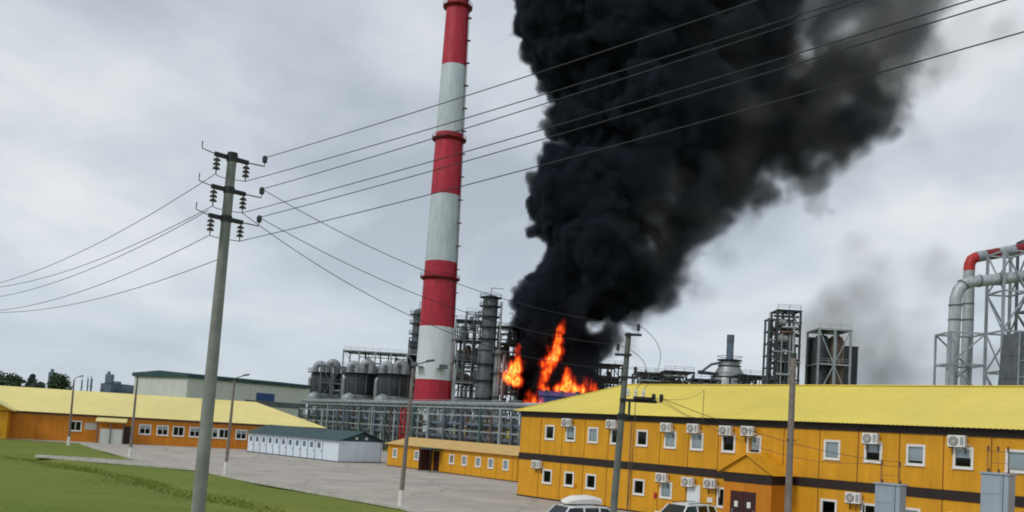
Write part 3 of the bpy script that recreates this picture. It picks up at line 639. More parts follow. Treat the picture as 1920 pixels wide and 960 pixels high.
# ------------------------------------------------------------------ refinery
def zz(x, y, d): return at(x, y, d).z
def railing(parent, pts, h=1.1, mat='steel'):
    for a, b in zip(pts[:-1], pts[1:]):
        a = Vector(a); b = Vector(b); n = max(1, int((b-a).length/2.2))
        for i in range(n+1): p = a.lerp(b, i/n); bar('railing_post', p, p+Vector((0,0,h)), 0.08, mat, parent)
        for f in (0.55, 1.0): bar('handrail', a+Vector((0,0,h*f)), b+Vector((0,0,h*f)), 0.07, mat, parent)
def column(name, label, x, ytop, d, r, plats, mat='insulation', taper=None, zlow=0):
    b = at(x, 700, d); zt = zz(x, ytop, d); t = thing(name, label, 'tower', (b.x, d, 0))
    prof = [(r*1.25, 0), (r*1.25, zt*0.06)] + ([(r*1.18, zt*0.07), (r*1.18, zt*taper), (r*0.85, zt*(taper+0.04))] if taper else [(r, zt*0.08)]) + [(r*(0.85 if taper else 1), zt-r*0.6), (r*0.5, zt-r*0.1), (0.1, zt)]
    MB().lathe(prof, 20).build('shell', mat, t, True)
    for k, f in enumerate(plats):
        z = zt*f; rr_ = r*(1.18 if taper and f < taper else 0.9 if taper else 1)
        pl = MB().lathe([(rr_+0.02, z-0.15), (rr_+1.1, z-0.15), (rr_+1.1, z+0.02), (rr_+0.02, z+0.02)], 16).build('platform', 'steel_dark', t)
        mb = MB()
        for h in (0.6, 1.15): mb.tube([((rr_+1.05)*math.cos(a), (rr_+1.05)*math.sin(a), z+h) for a in [i*math.pi/8 for i in range(17)]], 0.05, 4, False)
        for i in range(12): a = i*math.pi/6; mb.beam(((rr_+1.05)*math.cos(a), (rr_+1.05)*math.sin(a), z), ((rr_+1.05)*math.cos(a), (rr_+1.05)*math.sin(a), z+1.15), 0.06)
        mb.build('railing', 'steel', pl)
        a = k*1.3; MB().tube([(rr_*0.9*math.cos(a), rr_*0.9*math.sin(a), z-1.5), ((rr_+1.4)*math.cos(a), (rr_+1.4)*math.sin(a), z-1.5), ((rr_+1.4)*math.cos(a), (rr_+1.4)*math.sin(a), max(z-8, 0.5))], 0.22, 8).build('nozzle_pipe', 'steel', t, True)
    R_ = r*1.25+0.5
    for s in (-0.35, 0.35): bar('ladder_rail', (s-R_*0.3, -R_, 0.5), (s-R_*0.3, -R_, zt*0.97), 0.1, 'steel', t)
    pipe('riser', (R_*0.9, -R_*0.5, 0.5), (R_*0.9, -R_*0.5, zt*0.95), 0.3, 'steel_pale', t)
    bar('davit', (0, 0, zt-0.3), (0, 0, zt+2.2), 0.2, 'steel', t); bar('davit_arm', (0, 0, zt+2.1), (r+1, 0, zt+2.1), 0.16, 'steel', t)
    return t
def frame(name, label, x0, x1, ytop, d, depth, lev, nx=2, mat='steel', cat='steel frame', brace=True, deck=True, vessels=0, ytop2=None, rail=True, seed=1):
    rnd = random.Random(seed)
    a = at(x0, 720, d); b = at(x1, 720, d); W = b.x-a.x; zt = zz((x0+x1)/2, ytop, d); t = thing(name, label, cat, (a.x, d, 0))
    for i in range(nx+1):
        for y in (0, depth): bar('post', (W*i/nx, y, 0), (W*i/nx, y, zt), 0.42, mat, t)
    for k in range(1, lev+1):
        z = zt*k/lev
        for y in (0, depth): bar('beam', (-.3, y, z), (W+.3, y, z), 0.34, mat, t)
        for i in range(nx+1): bar('beam', (W*i/nx, 0, z-0.02), (W*i/nx, depth, z-0.02), 0.28, mat, t)
        if deck: MB().box(0, W, 0.3, depth-0.3, z+0.18, z+0.26).build('deck', 'steel_dark', t)
        if rail: railing(t, [(0, 0, z+0.2), (W, 0, z+0.2)], 1.1, mat)
        if brace and k >= lev*0.3:
            for i in range(nx):
                if (i+k) % 2: bar('brace', (W*i/nx, 0, zt*(k-1)/lev), (W*(i+1)/nx, 0, z), 0.2, mat, t)
                else: bar('brace', (W*(i+1)/nx, 0, zt*(k-1)/lev), (W*i/nx, 0, z), 0.2, mat, t)
    for v in range(vessels):
        k = rnd.randint(1, lev-1) if lev > 1 else 0; z = zt*k/lev+0.3; x = rnd.uniform(0.15, 0.85)*W; h = zt/lev*rnd.uniform(0.5, 0.9); r = rnd.uniform(0.5, 1.2)
        mm = rnd.choice(['insulation', 'steel_pale', 'steel_dark', 'steel_rust', 'steel'])
        if rnd.random() < 0.55: MB().lathe([(r*.6, z), (r, z+r*.4), (r, z+h-r*.4), (r*.5, z+h)], 14, (x, depth*rnd.uniform(0.2, 0.8))).build('vessel', mm, t, True)
        else: y = depth*rnd.uniform(0.1, 0.7); MB().tube([(max(0, x-W*.25), y, z+r), (max(0, x-W*.25)+.3, y, z+r), (min(W, x+W*.25)-.3, y, z+r), (min(W, x+W*.25), y, z+r)], [r*.6, r, r, r*.6], 12).build('drum', mm, t, True)
    for v in range(vessels+2):
        x = rnd.uniform(0, W); y = rnd.uniform(-0.6, depth); za = rnd.uniform(0, zt*0.6); pipe('riser', (x, y, za), (x, y, rnd.uniform(za+3, zt+1.0)), rnd.uniform(0.12, 0.3), rnd.choice(['steel_pale', 'insulation', 'steel', 'steel_dark']), t)
        z = rnd.uniform(zt*0.35, zt); pipe('pipe_run', (rnd.uniform(-1, W*.3), y, z), (rnd.uniform(W*.6, W+1), y, z), rnd.uniform(0.12, 0.28), rnd.choice(['steel_pale', 'insulation', 'steel', 'steel_rust']), t)
    return t

# three round furnaces with domed ducts
FD = 268.0
def furnace(label):
    t = thing('furnace', label, 'furnace', group='round furnaces left of the chimney')
    MB().lathe([(4.6, 12.4), (4.7, 12.6), (4.7, 18.4), (4.5, 18.8), (1.0, 19.3)], 28).build('shell', 'steel_dark', t, True)
    for k in range(10):
        a = k*math.pi/5+0.2; bar('stiffener', (4.78*math.cos(a), 4.78*math.sin(a), 12.7), (4.78*math.cos(a), 4.78*math.sin(a), 18.4), 0.22, 'steel', t)
    MB().lathe([(1.2, 6.5), (4.3, 10.2), (4.6, 12.38)], 24).build('hopper', 'steel_pale', t, True)
    for k in range(6): a = k*math.pi/3+0.3; bar('leg', (4.3*math.cos(a), 4.3*math.sin(a), 0), (4.3*math.cos(a), 4.3*math.sin(a), 11), 0.5, 'steel', t)
    for s, hh, dm in ((-3.4, 3.2, 'steel_pale'), (0.7, 4.4, 'insulation')):
        pts = [Vector((s, -1.5, 18.6)), Vector((s, -1.5, 18.6+hh*0.5))]+arc((s+1.3, -1.5, 18.6+hh*0.5), (-1.3, 0, 0), (0, 0, 1.5), 0, math.pi, 10)+[Vector((s+2.6, -1.5, 18.8))]
        MB().tube(pts, 1.0 if hh < 4 else 1.2, 14).build('duct', dm, t, True)
    MB().tube([(-4.9, -1.0, 10), (-4.9, -1.0, 16.5)]+arc((-4.0, -1, 16.5), (-0.9, 0, 0), (0, 0, 0.9), 0, math.pi/2, 6), 0.65, 12).build('downcomer', 'insulation', t, True)
    MB().lathe([(0.3, 8.3), (2.2, 8.8), (2.5, 10.4), (1.9, 12.0), (0.3, 12.8)], 16, (-2.2, -5.6)).build('burner_housing', 'steel_pale', t, True)
    MB().tube([(1.2, -5.8, 9.5), (4.2, -5.8, 9.5), (5.2, -5.8, 8.2)], 0.8, 12).build('fan_duct', 'insulation', t, True)
    pl = MB().lathe([(4.75, 18.85), (6.0, 18.85), (6.0, 19.0), (4.75, 19.0)], 20).build('platform', 'steel', t)
    mb = MB()
    for h in (0.6, 1.15): mb.tube([(5.95*math.cos(a), 5.95*math.sin(a), 19+h) for a in [i*math.pi/10 for i in range(21)]], 0.06, 4, False)
    for i in range(16): a = i*math.pi/8; mb.beam((5.95*math.cos(a), 5.95*math.sin(a), 19), (5.95*math.cos(a), 5.95*math.sin(a), 20.15), 0.07)
    mb.build('railing', 'steel', pl)
    return t
f0 = furnace('dark round furnace with domed pale ducts, leftmost of the three beside the warehouse')
for i, (x, d, lb) in enumerate(((612, 285, None), (676, 275, 'dark round furnace with domed pale ducts, middle one of the three'), (738, FD, 'dark round furnace with domed pale ducts, nearest to the chimney'))):
    o = f0 if i == 0 else copy_tree(f0); b = at(x, 720, d); o.location = (b.x, d, 0)
    if lb: o['label'] = lb
frame('process_frame', 'grey open steel frame with a flat top deck behind the round furnaces', 640, 790, 661, 292, 12, 4, 5, 'steel_pale', vessels=18, seed=11, rail=True)
frame('furnace_gantry', 'grey pipe gantry standing among the domed ducts of the furnaces', 600, 760, 690, 276, 5, 4, 8, 'steel', vessels=10, seed=31, deck=False)
frame('furnace_deck', 'low grey steel walkway structure around the feet of the round furnaces', 583, 770, 757, 262, 4, 2, 7, 'steel', vessels=8, seed=12)
column('column', 'slim grey column with ringed platforms just left of the chimney', 779, 578, 300, 2.0, (0.5, 0.6, 0.7, 0.8, 0.88, 0.95), 'steel')
frame('column_frame', 'narrow steel stair frame beside the slim column left of the chimney', 762, 792, 640, 297, 5, 7, 1, 'steel', vessels=2, seed=13)
column('distillation_tower', 'thick grey distillation tower with many ring platforms right of the chimney', 912, 552, 282, 2.7, (0.3, 0.42, 0.53, 0.62, 0.7, 0.78, 0.85, 0.92, 0.98), 'steel', 0.62)
frame('tower_frame', 'tall dark steel frame full of pipes between the chimney and the distillation tower', 848, 898, 600, 286, 10, 6, 3, 'steel', vessels=20, seed=14)
frame('upper_frame', 'open railed steel frame standing above the pipes right of the chimney', 866, 902, 585, 296, 6, 7, 2, 'steel_pale', vessels=3, seed=15, deck=False)
frame('process_frame', 'grey steel frame tangled with pipes between the distillation tower and the fire', 928, 972, 612, 290, 9, 7, 2, 'steel_dark', vessels=22, seed=16)
frame('burnt_frame', 'scorched low steel frame with pipes right of the flames', 1085, 1165, 682, 296, 10, 5, 4, 'steel_rust', vessels=20, seed=17)
column('slim_column', 'thin pale column close beside the thick distillation tower', 932, 655, 278, 1.1, (0.5, 0.75, 0.95), 'insulation')
# blue-roofed building under the fire
b = at(1012, 745, 262); c = at(1140, 745, 262); zt = zz(1060, 738, 262)
BB = thing('blue_building', 'dark blue industrial building at the foot of the flames', 'building', (b.x, 262, 0))
for k in range(8): MB().box(k*(c.x-b.x)/8, (k+1)*(c.x-b.x)/8-0.08, 0, 0.3, 0, zt-1).build('wall_panel', 'blue_panel', BB)
rib_roof(MB(), (-0.4, -0.4, zt-0.97), (1,0,0), (0, 5.5, 1.6), c.x-b.x+0.8, 0.8, 0.07).build('roof_slope', 'blue_panel', BB)
MB().box(0, c.x-b.x, 0.31, 10, 0, zt-1.0).build('core_wall', 'blue_panel', BB)
for s in range(4): MB().lathe([(0.5, zt-0.6), (0.5, zt+0.6), (0.7, zt+0.7), (0.1, zt+1.0)], 10, (2+s*4.5, 3)).build('roof_vent', 'steel', BB, True)

# ------------------------------------------------------------------ plant behind the office block (right)
frame('low_unit', 'dark low process unit with flat deck above the office roof, left of the stack', 1195, 1260, 700, 236, 10, 3, 3, 'steel_dark', vessels=18, seed=21)
frame('gantry_unit', 'dark steel unit with a raised gantry above the yellow roof', 1246, 1300, 697, 230, 10, 3, 2, 'darksteel', vessels=16, seed=22)
frame('pipe_unit', 'low tangle of grey pipework between the gantry and the cone-based stack', 1296, 1350, 712, 226, 9, 3, 3, 'steel_dark', vessels=20, seed=23)
frame('pump_unit', 'low dark pipe unit between the cone-based stack and the lattice tower', 1385, 1450, 705, 224, 9, 3, 4, 'steel_dark', vessels=22, seed=24)
FB = frame('far_block', 'pale grey low unit right beside the pole with the disconnector', 1200, 1250, 703, 250, 12, 2, 2, 'steel_blue', vessels=4, seed=25)
zt = zz(1225, 707, 250); W = at(1250, 720, 250).x-at(1200, 720, 250).x
for k in range(4): MB().box(k*W/4+0.05, (k+1)*W/4-0.05, 0.4, 0.6, 0.2, zt).build('cladding', 'steel', FB)
sb = at(1366, 720, 250); ST = thing('flue_stack', 'blue-grey flue stack on a conical base above the office roof', 'stack', (sb.x, 250, 0))
zt = zz(1366, 628, 250); zb = zz(1366, 675, 250)
MB().lathe([(0.98, zb-1), (0.95, zt)], 20).build('pipe', 'steel_blue', ST, True)
MB().lathe([(1.02, zt-2.2), (1.02, zt+0.02)], 20).build('cap', 'steel', ST, True)
MB().lathe([(5.2, 0), (5.2, zb-6), (4.2, zb-4), (2.9, zb-2), (2.7, zb-0.5), (1.2, zb)], 24).build('cone_base', 'insulation', ST, True)
for z, r in ((zb-0.2, 3.4), (zb-1.8, 3.2), (zb-5, 5.0)):
    pl = MB().lathe([(r*0.6, z), (r, z), (r, z+0.25), (r*0.6, z+0.25)], 20).build('platform', 'steel_dark', ST)
    MB().tube([(r*math.cos(a), r*math.sin(a), z+1.1) for a in [i*math.pi/10 for i in range(21)]], 0.08, 4, False).build('railing', 'steel', pl)
MB().tube([(-1.5, 0, zb-0.6), (-5, 0, zb-1.5), (-8, 0, zb-4)], 0.35, 8).build('side_duct', 'steel', ST, True)
bar('conveyor', (-9, -2, zz(1303, 697, 248)), (-2.5, -2, zb-4.4), 0.9, 'steel_dark', ST)
frame('lattice_tower', 'tall slim lattice tower beside the pole, tallest thing right of the smoke', 1453, 1496, 582, 205, 5, 9, 2, 'steel_dark', 'tower', vessels=22, seed=26)
LT = frame('stair_tower', 'open steel stair tower on the left flank of the lattice tower', 1437, 1450, 598, 208, 3, 12, 1, 'steel', 'stair tower', deck=False, vessels=0, seed=27)
RG = frame('reactor_frame', 'broad braced reactor frame right of the lattice tower', 1532, 1592, 618, 204, 7.9, 4, 2, 'steel_pale', 'steel frame', vessels=3, seed=28)
zt = zz(1550, 622, 204); W = at(1592, 700, 204).x-at(1532, 700, 204).x
for i, x in enumerate((W*0.25, W*0.72)): MB().lathe([(1.8, 0.2), (1.9, 4), (1.9, zt-2), (1.2, zt-0.6), (0.2, zt-0.3)], 20, (x, 3.5)).build('reactor', ('steel_dark', 'steel_rust')[i], RG, True)
MB().box(0.2, W-0.2, 7.7, 7.85, 0, zt-0.5).build('back_cladding', 'steel_dark', RG)
for k in range(6): MB().tube([(W*0.62+2.6*math.cos(a), 3.5+2.6*math.sin(a), zt+0.4+k*0.01) for a in [k*math.pi/3+i*math.pi/15 for i in range(6)]], 0.07, 5).build('ring_rail', 'steel_pale', RG)
b = at(1584, 700, 210); c = at(1607, 700, 210); CT = thing('clad_tower', 'dark plain clad tower standing right behind the reactor frame', 'tower', (b.x, 210, 0))
zt = zz(1595, 651, 210)
for k in range(5): MB().box(0, c.x-b.x, 0, 6, k*zt/5, (k+1)*zt/5-0.06).build('cladding', 'steel_dark', CT)
MB().box(-0.15, c.x-b.x+0.15, -0.15, 6.15, zt-0.05, zt+0.2).build('coping', 'darksteel', CT)
for s in range(2): bar('corner_post', (0.1+s*(c.x-b.x-0.2), -0.1, 0), (0.1+s*(c.x-b.x-0.2), -0.1, zt-0.1), 0.2, 'steel', CT)
# gas duct with banded bend, far right
PD = 128.0
def pp(x, y, dy=0): return at(x, y, PD+dy)
DU = thing('gas_duct', 'pale bent gas duct with red and white bands in the front row, far right', 'duct', (0, 0, 0))
def ducted(name, px_, r, mat, par, dy=0, n=18): return MB().tube([pp(x, y, dy) for x, y in px_], r, n).build(name, mat, par, True)
def ringat(par, x, y, r, d, dy=0):
    p = pp(x, y, dy); d = Vector(d).normalized(); MB().tube([p-d*0.1, p+d*0.1], r, 18).build('flange', 'steel', par, True)
g = lambda p: p
base = pp(1784, 730); 
r_ = 0.82
MB().tube([Vector((base.x-0.4, PD, 0)), pp(1789, 620), pp(1791, 575)], r_, 18).build('riser', 'duct_silver', DU, True)
ducted('bend', [(1791,575),(1792,558),(1797,544),(1808,533),(1824,528)], r_, 'duct_silver', DU)
ducted('run', [(1824,528),(1870,524),(1925,517)], r_, 'duct_silver', DU)
MB().tube([pp(1925,517), pp(1925,517)+Vector((14, 0, 0.6))], r_, 18).build('run', 'duct_silver', DU, True)
for x, y, d in ((1790,600,(0,0,1)), (1791,573,(0,0,1)), (1806,534,(1,0,1)), (1836,527,(1,0,0)), (1872,523.5,(1,0,0))): ringat(DU, x, y, r_+0.08, d)
DV = thing('gas_duct', 'taller pale gas duct with a red elbow behind the front duct, far right', 'duct', (0, 0, 0))
base = pp(1812, 730, 6)
r2 = 0.80
MB().tube([Vector((base.x-0.4, PD+6, 0)), pp(1814, 640, 6), pp(1817, 508, 6)], r2, 18).build('riser', 'duct_silver', DV, True)
ducted('elbow', [(1817,508),(1818,496),(1822,487),(1831,482)], r2, 'red_paint', DV, 6)
ducted('band', [(1831,482),(1848,479)], r2, 'steel_pale', DV, 6); ducted('band', [(1848,479),(1872,474.5)], r2, 'ch_rim', DV, 6)
ducted('band', [(1872,474.5),(1902,469)], r2, 'steel_pale', DV, 6); ducted('band', [(1902,469),(1930,464)], r2, 'ch_rim', DV, 6)
MB().tube([pp(1930,464,6), pp(1930,464,6)+Vector((12,0,2))], r2, 18).build('band', 'white', DV, True)
for x, y in ((1815,570),(1814,600)): ringat(DV, x, y, r2+0.07, (0,0,1), 6)
def open_tower(name, label, x0, x1, ytop, d, dep, lev, mat, xr=True, leg=0.4):
    a = at(x0, 720, d); b = at(x1, 720, d); W = b.x-a.x; zt = zz((x0+x1)/2, ytop, d); t = thing(name, label, 'support tower', (a.x, d, 0))
    for x in (0, W):
        for y in (0, dep): bar('leg', (x, y, 0), (x, y, zt), leg, mat, t)
    for k in range(1, lev+1):
        z = zt*k/lev; z0 = zt*(k-1)/lev
        for y in (0, dep): bar('beam', (0, y, z), (W, y, z), 0.24, mat, t)
        for x in (0, W): bar('beam', (x, 0, z-.02), (x, dep, z-.02), 0.24, mat, t)
        if k % 2: bar('brace', (0, 0, z0), (W, 0, z), 0.2, mat, t); bar('brace', (W, dep, z0), (0, dep, z), 0.2, mat, t)
        else: bar('brace', (W, 0, z0), (0, 0, z), 0.2, mat, t); bar('brace', (0, dep, z0), (W, dep, z), 0.2, mat, t)
        if xr: bar('brace', (0, 0, z0), (0, dep, z), 0.18, mat, t); bar('brace', (W, dep, z0), (W, 0, z), 0.18, mat, t)
    return t
open_tower('duct_support', 'low braced grey support cage around the feet of the gas ducts', 1780, 1846, 624, PD-2.0, 4.5, 5, 'steel_pale', xr=False, leg=0.26)
open_tower('lattice_support', 'tall lattice tower carrying the gas ducts at the right edge', 1877, 1922, 470, PD-1, 4.5, 6, 'steel_pale', leg=0.34)
open_tower('lattice_support', 'second lattice tower behind the ducts, cut by the right edge of the picture', 1945, 1990, 440, PD+3, 6, 7, 'steel', leg=0.34)
b = at(1908, 720, 118); BF = thing('filter_house', 'blue-grey clad filter house tapering upward below the ducts at the right edge', 'filter house', (b.x, 118, 0))
zt = zz(1905, 622, 120)
for k in range(7):
    f = k/7; MB().prism([(-1.2+2.2*f, 0.6*f, zt*f), (7, 0.6*f, zt*f), (7, 0.6*(f+1/7), zt*(f+1/7)-0.05), (-1.2+2.2*(f+1/7), 0.6*(f+1/7), zt*(f+1/7)-0.05)], (0, 5, 0)).build('cladding', 'steel', BF)
for k in range(9): bar('rib', (-0.2+k*0.85, -0.12, 0), (1.0+k*0.72, 0.5, zt), 0.14, 'steel_pale', BF)
for k in range(10): bar('ledge', (-1.2+2.2*k/10, 0.6*k/10-0.15, zt*k/10+0.4), (7, 0.6*k/10-0.15, zt*k/10+0.4), 0.12, 'steel_pale', BF)
for k in range(4): bar('stay', (-3.4+k*0.7, -0.5, 0), (-1.6+k*0.7, -0.3, zt*0.75-k*2), 0.16, 'green_steel', BF)

# ------------------------------------------------------------------ far skyline, left
def tree(label, x, y, d, h, rx, seed, mat='leaf', lean=0.0, n=1500, trunk=0.35):
    rnd = random.Random(seed); b = at(x, y, d); z0 = b.z-h*0.0; H_ = max(b.z, 4)
    t = thing('tree', label, 'tree', (b.x-lean*h, d, 0), group='trees on the far skyline')
    mb = MB(); mb.tube([(0,0,0), (lean*h*0.4, 0, H_*0.5), (lean*h, 0, H_*0.92)], [0.35, 0.25, 0.06], 7)
    for k in range(6): a = rnd.uniform(0, 6.28); zz_ = H_*rnd.uniform(0.4, 0.75); mb.tube([(lean*h*zz_/H_, 0, zz_), (lean*h+rx*0.7*math.cos(a), rx*0.7*math.sin(a), zz_+H_*0.18)], [0.12, 0.03], 5)
    mb.build('trunk', 'bark', t, True)
    cr_ = MB(); lobes = [(rnd.gauss(0, rx*0.38), rnd.gauss(0, rx*0.38), rnd.uniform(0.45, 0.92)*H_, rx*rnd.uniform(0.3, 0.55)) for _ in range(14)]+[(0, 0, H_*0.9, rx*0.35)]
    for _ in range(n):
        lx, ly, lz, lr = rnd.choice(lobes); v = Vector((rnd.gauss(0,1), rnd.gauss(0,1), rnd.gauss(0,1))).normalized()*lr*rnd.uniform(0.5, 1.1)
        p = Vector((lx+lean*lz*0.8, ly, lz))+v; s = rnd.uniform(0.25, 0.55); u = Vector((rnd.gauss(0,1), rnd.gauss(0,1), rnd.gauss(0,1))).normalized(); w_ = u.orthogonal().normalized()
        cr_.add([p-u*s, p+w_*s*0.6, p+u*s, p-w_*s*0.6], [(0,1,2,3)])
    cr_.build('crown', mat, t)
tree('round dark green tree at the left edge above the long roof', 12, 703, 260, 8, 5.0, 1, 'leaf', n=2200)
tree('thin leaning tree above the roof near the left edge', 58, 697, 300, 7, 1.9, 2, 'leaf_far', 0.25, 900)
tree('low bushy tree on the skyline between the leaning tree and the lamp posts', 74, 716, 290, 5, 3.0, 3, 'leaf_far', n=900)
tree('dark green tree in front of the square far tower', 112, 703, 280, 8, 4.4, 4, 'leaf', n=2000)
tree('low dark tree beside the white warehouse corner', 274, 721, 270, 6, 4.2, 5, 'leaf', n=1800)
def fartower(label, x0, x1, ytop, d, cat='far tower', extra=()):
    a = at(x0, 720, d); b = at(x1, 720, d); W = b.x-a.x; zt = zz((x0+x1)/2, ytop, d); t = thing('far_tower', label, cat, (a.x, d, 0), group='distant industrial skyline')
    n = 4
    for k in range(n): MB().box(0.02*k*W*0.3, W-0.02*k*W*0.3, 0, W, k*zt/n, (k+1)*zt/n-0.2).build('section', 'far_haze_blue', t)
    for k in range(1, n): MB().box(-0.5, W+0.5, -0.5, W+0.5, k*zt/n-0.19, k*zt/n-0.01).build('ledge', 'steel_dark', t)
    MB().box(W*0.2, W*0.55, W*0.2, W*0.6, zt-0.19, zt+2.2).build('roof_hut', 'far_haze_blue', t)
    return t
fartower('square blue-grey far tower behind the dark tree', 89, 101, 697, 700)
fartower('stepped far tower, tallest of the distant blue-grey block', 196, 208, 701, 800)
fartower('broad low part of the distant blue-grey block', 188, 237, 719, 810)
fartower('slim distant stack right of the second lamp post', 277, 280, 704, 750)
fartower('slim distant stack beside the first lamp post', 152, 154, 712, 750)
fartower('left one of two thin distant stacks between the lamp posts', 163, 165, 710, 760)
fartower('right one of two thin distant stacks between the lamp posts', 169, 172, 709, 760)

# ------------------------------------------------------------------ street lamps along the yard
def lamp(label, bx, by, tx, ty):
    b = onz(bx, by); t = thing('street_lamp', label, 'street lamp', b, group='lamp posts along the yard edge'); tp = at(tx, ty, b.y)-b
    MB().tube([(0,0,0), tp*0.5, tp], [0.15, 0.12, 0.085], 12).build('post', 'wood_pole', t, True)
    MB().tube([tp*0.0+Vector((0,0,0.01)), tp*(1.05/tp.z)], [0.156, 0.15], 12).build('painted_base', 'white', t, True)
    ar = MB().tube([tp-Vector((0,0,0.15)), tp+Vector((0.15, -0.1, 0.2)), tp+Vector((0.9, -0.4, 0.42))], 0.035, 6).build('arm', 'darksteel', t, True)
    hd = MB().box(-0.1, 0.45, -0.11, 0.11, -0.05, 0.07).build('lamp_head', 'steel', t, bevel=0.03, loc=tp+Vector((0.85, -0.38, 0.42))); hd.rotation_euler = (0, -0.15, -0.4)
    MB().lathe([(0.012, -0.02), (0.012, 0.01)], 8).build('bolt', 'darksteel', hd)
lamp('grey lamp post with white base beside the lawn corner, farthest on the left', 128, 836, 139, 712)
lamp('grey lamp post with white base at the tip of the grass tongue', 243, 859, 258, 707)
lamp('grey lamp post with white base just right of the tall power pole', 422, 891, 440, 713)
lamp('tall grey lamp post with white base in front of the low yellow cabins', 750, 953, 775, 690)

# ------------------------------------------------------------------ power poles
LDIR = Vector((0.72, -0.69, 0)).normalized(); PERP = Vector((-LDIR.y, LDIR.x, 0))
def disc_string(mb, p, n=3, r=0.085, g=0.095, mat='x'):
    for k in range(n): z = p.z-0.08-k*g; mb.lathe([(0.02, z-0.035), (r, z-0.03), (r*0.8, z+0.005), (0.03, z+0.03)], 10, (p.x, p.y))
    return Vector((p.x, p.y, p.z-0.08-n*g-0.04))
PA_b = at(371, 960, 20.0); PA_t = at(436, 291, 20.0); dz = PA_t-PA_b; PA0 = PA_b-dz*(PA_b.z/dz.z)
PA = thing('power_pole', 'tall tapered concrete power pole with three crossarms standing in the lawn', 'utility pole', PA0)
tp = PA_t-PA0
MB().tube([(0,0,-0.3), tp*0.5, tp], [0.165, 0.135, 0.1], 14).build('shaft', 'pole_grey', PA, True)
ATT = {'r': [], 'l': [], 'd': []}
for k, yy in enumerate((297, 357, 411)):
    z = at(432, yy, 20.0).z; c = tp*(z/tp.z)
    arm = MB().beam(c-PERP*0.42, c+PERP*0.40, 0.075, 0.09).build('crossarm', 'darksteel', PA)
    MB().lathe([(0.125, z-0.07), (0.125, z+0.07)], 14, (c.x, c.y)).build('clamp', 'darksteel', arm, True)
    for s, key in ((-0.36, 'l'), (0.36, 'r')):
        e_ = c+PERP*s; mb = MB(); mb.tube([e_-Vector((0,0,0.03)), e_-Vector((0,0,0.44))], 0.014, 6); q = disc_string(mb, e_-Vector((0,0,0.03))); mb.build('insulator', 'porcelain', arm, True)
        ATT[key].append(PA0+q)
    # outrigger rods with pin insulators
    e_ = c+PERP*0.40; p2 = e_+LDIR*0.28+PERP*0.25-Vector((0,0,0.06)); MB().tube([e_, p2, p2+Vector((0,0,0.1))], 0.014, 6).build('outrigger', 'darksteel', arm, True)
    mb = MB(); mb.lathe([(0.03, p2.z+0.08), (0.06, p2.z+0.1), (0.055, p2.z+0.14), (0.065, p2.z+0.17), (0.05, p2.z+0.23), (0.02, p2.z+0.25)], 10, (p2.x, p2.y)); mb.build('pin_insulator', 'porcelain', arm, True); ATT['d'].append(PA0+p2+Vector((0,0,0.2)))
    e_ = c-PERP*0.42; p2 = e_-LDIR*0.25-PERP*0.18+Vector((0,0,0.12)); MB().tube([e_, p2, p2+Vector((0,0,0.16))], 0.012, 6).build('hook', 'darksteel', arm, True)
MB().tube([tp+Vector((0,0,-0.02)), tp+Vector((0,0,0.05))], 0.115, 14).build('cap', 'darksteel', PA, True)
# jumper loops
for k in range(3):
    a = ATT['l'][k]-PA0; b = ATT['r'][k]-PA0; MB().tube([a.lerp(b, f)+LDIR*(-0.35*math.sin(f*math.pi))+Vector((0,0,0.05*math.sin(f*math.pi))) for f in [i/8 for i in range(9)]], 0.009, 5).build('jumper_wire', 'wire', PA, True)
# second pole with disconnector
PB_b = at(1150, 958, 26.0); PB_t = at(1179, 624, 26.0); dz = PB_t-PB_b; PB0 = PB_b-dz*(PB_b.z/dz.z)
PB = thing('power_pole', 'grey power pole with three offset arms and a disconnector in front of the office block', 'utility pole', PB0)
tb = PB_t-PB0; MB().tube([(0,0,-0.2), tb*0.5, tb], [0.125, 0.10, 0.075], 14).build('shaft', 'pole_dark', PB, True)
BATT = []
PB2 = Vector((0.95, -0.3, 0)).normalized()
for k, (yy, a, b, ins) in enumerate(((628, -0.12, 0.36, 0.26), (666, -0.36, 0.12, -0.28), (708, -0.22, 0.34, 0.28))):
    z = at(1175, yy, 26.0).z; c = tb*(z/tb.z); arm = MB().beam(c+PB2*a-PERP*0.0+Vector((0,-0.1,0)), c+PB2*b+Vector((0,-0.1,0)), 0.06, 0.07).build('crossarm', 'darksteel', PB)
    p2 = c+PB2*ins+Vector((0,-0.1,0.04)); MB().tube([p2, p2+Vector((0,0,0.1))], 0.012, 6).lathe([(0.04, p2.z+0.08), (0.055, p2.z+0.1), (0.045, p2.z+0.16), (0.055, p2.z+0.2), (0.045, p2.z+0.26), (0.02, p2.z+0.28)], 10, (p2.x, p2.y)).build('pin_insulator', 'porcelain', arm, True)
    BATT.append(PB0+p2+Vector((0,0,0.24)))
z = at(1165, 749, 26.0).z; c = tb*(z/tb.z)
ds = MB().box(-0.1, 0.95, -0.14, -0.06, z-0.06, z+0.03).box(0.3, 0.8, -0.28, 0.1, z+0.03, z+0.1); ds.v = [(x+c.x, y+c.y, zv) for x, y, zv in ds.v]
dso = ds.build('disconnector', 'darksteel', PB)
SATT = []
for k, x in enumerate((0.12, 0.34, 0.56)):
    MB().lathe([(0.03, z+0.1), (0.05, z+0.12), (0.035, z+0.2), (0.05, z+0.22), (0.035, z+0.3), (0.02, z+0.33)], 8, (c.x+x, c.y-0.1)).build('insulator', 'paper', dso, True)
for k, x in enumerate((0.86, 1.08)):
    MB().lathe([(0.02, z-0.02), (0.06, z+0.02), (0.055, z+0.1), (0.065, z+0.14), (0.05, z+0.2), (0.02, z+0.22)], 10, (c.x+x, c.y-0.1)).build('pin_insulator', 'porcelain', dso, True); SATT.append(PB0+Vector((c.x+x, c.y-0.1, z+0.1)))
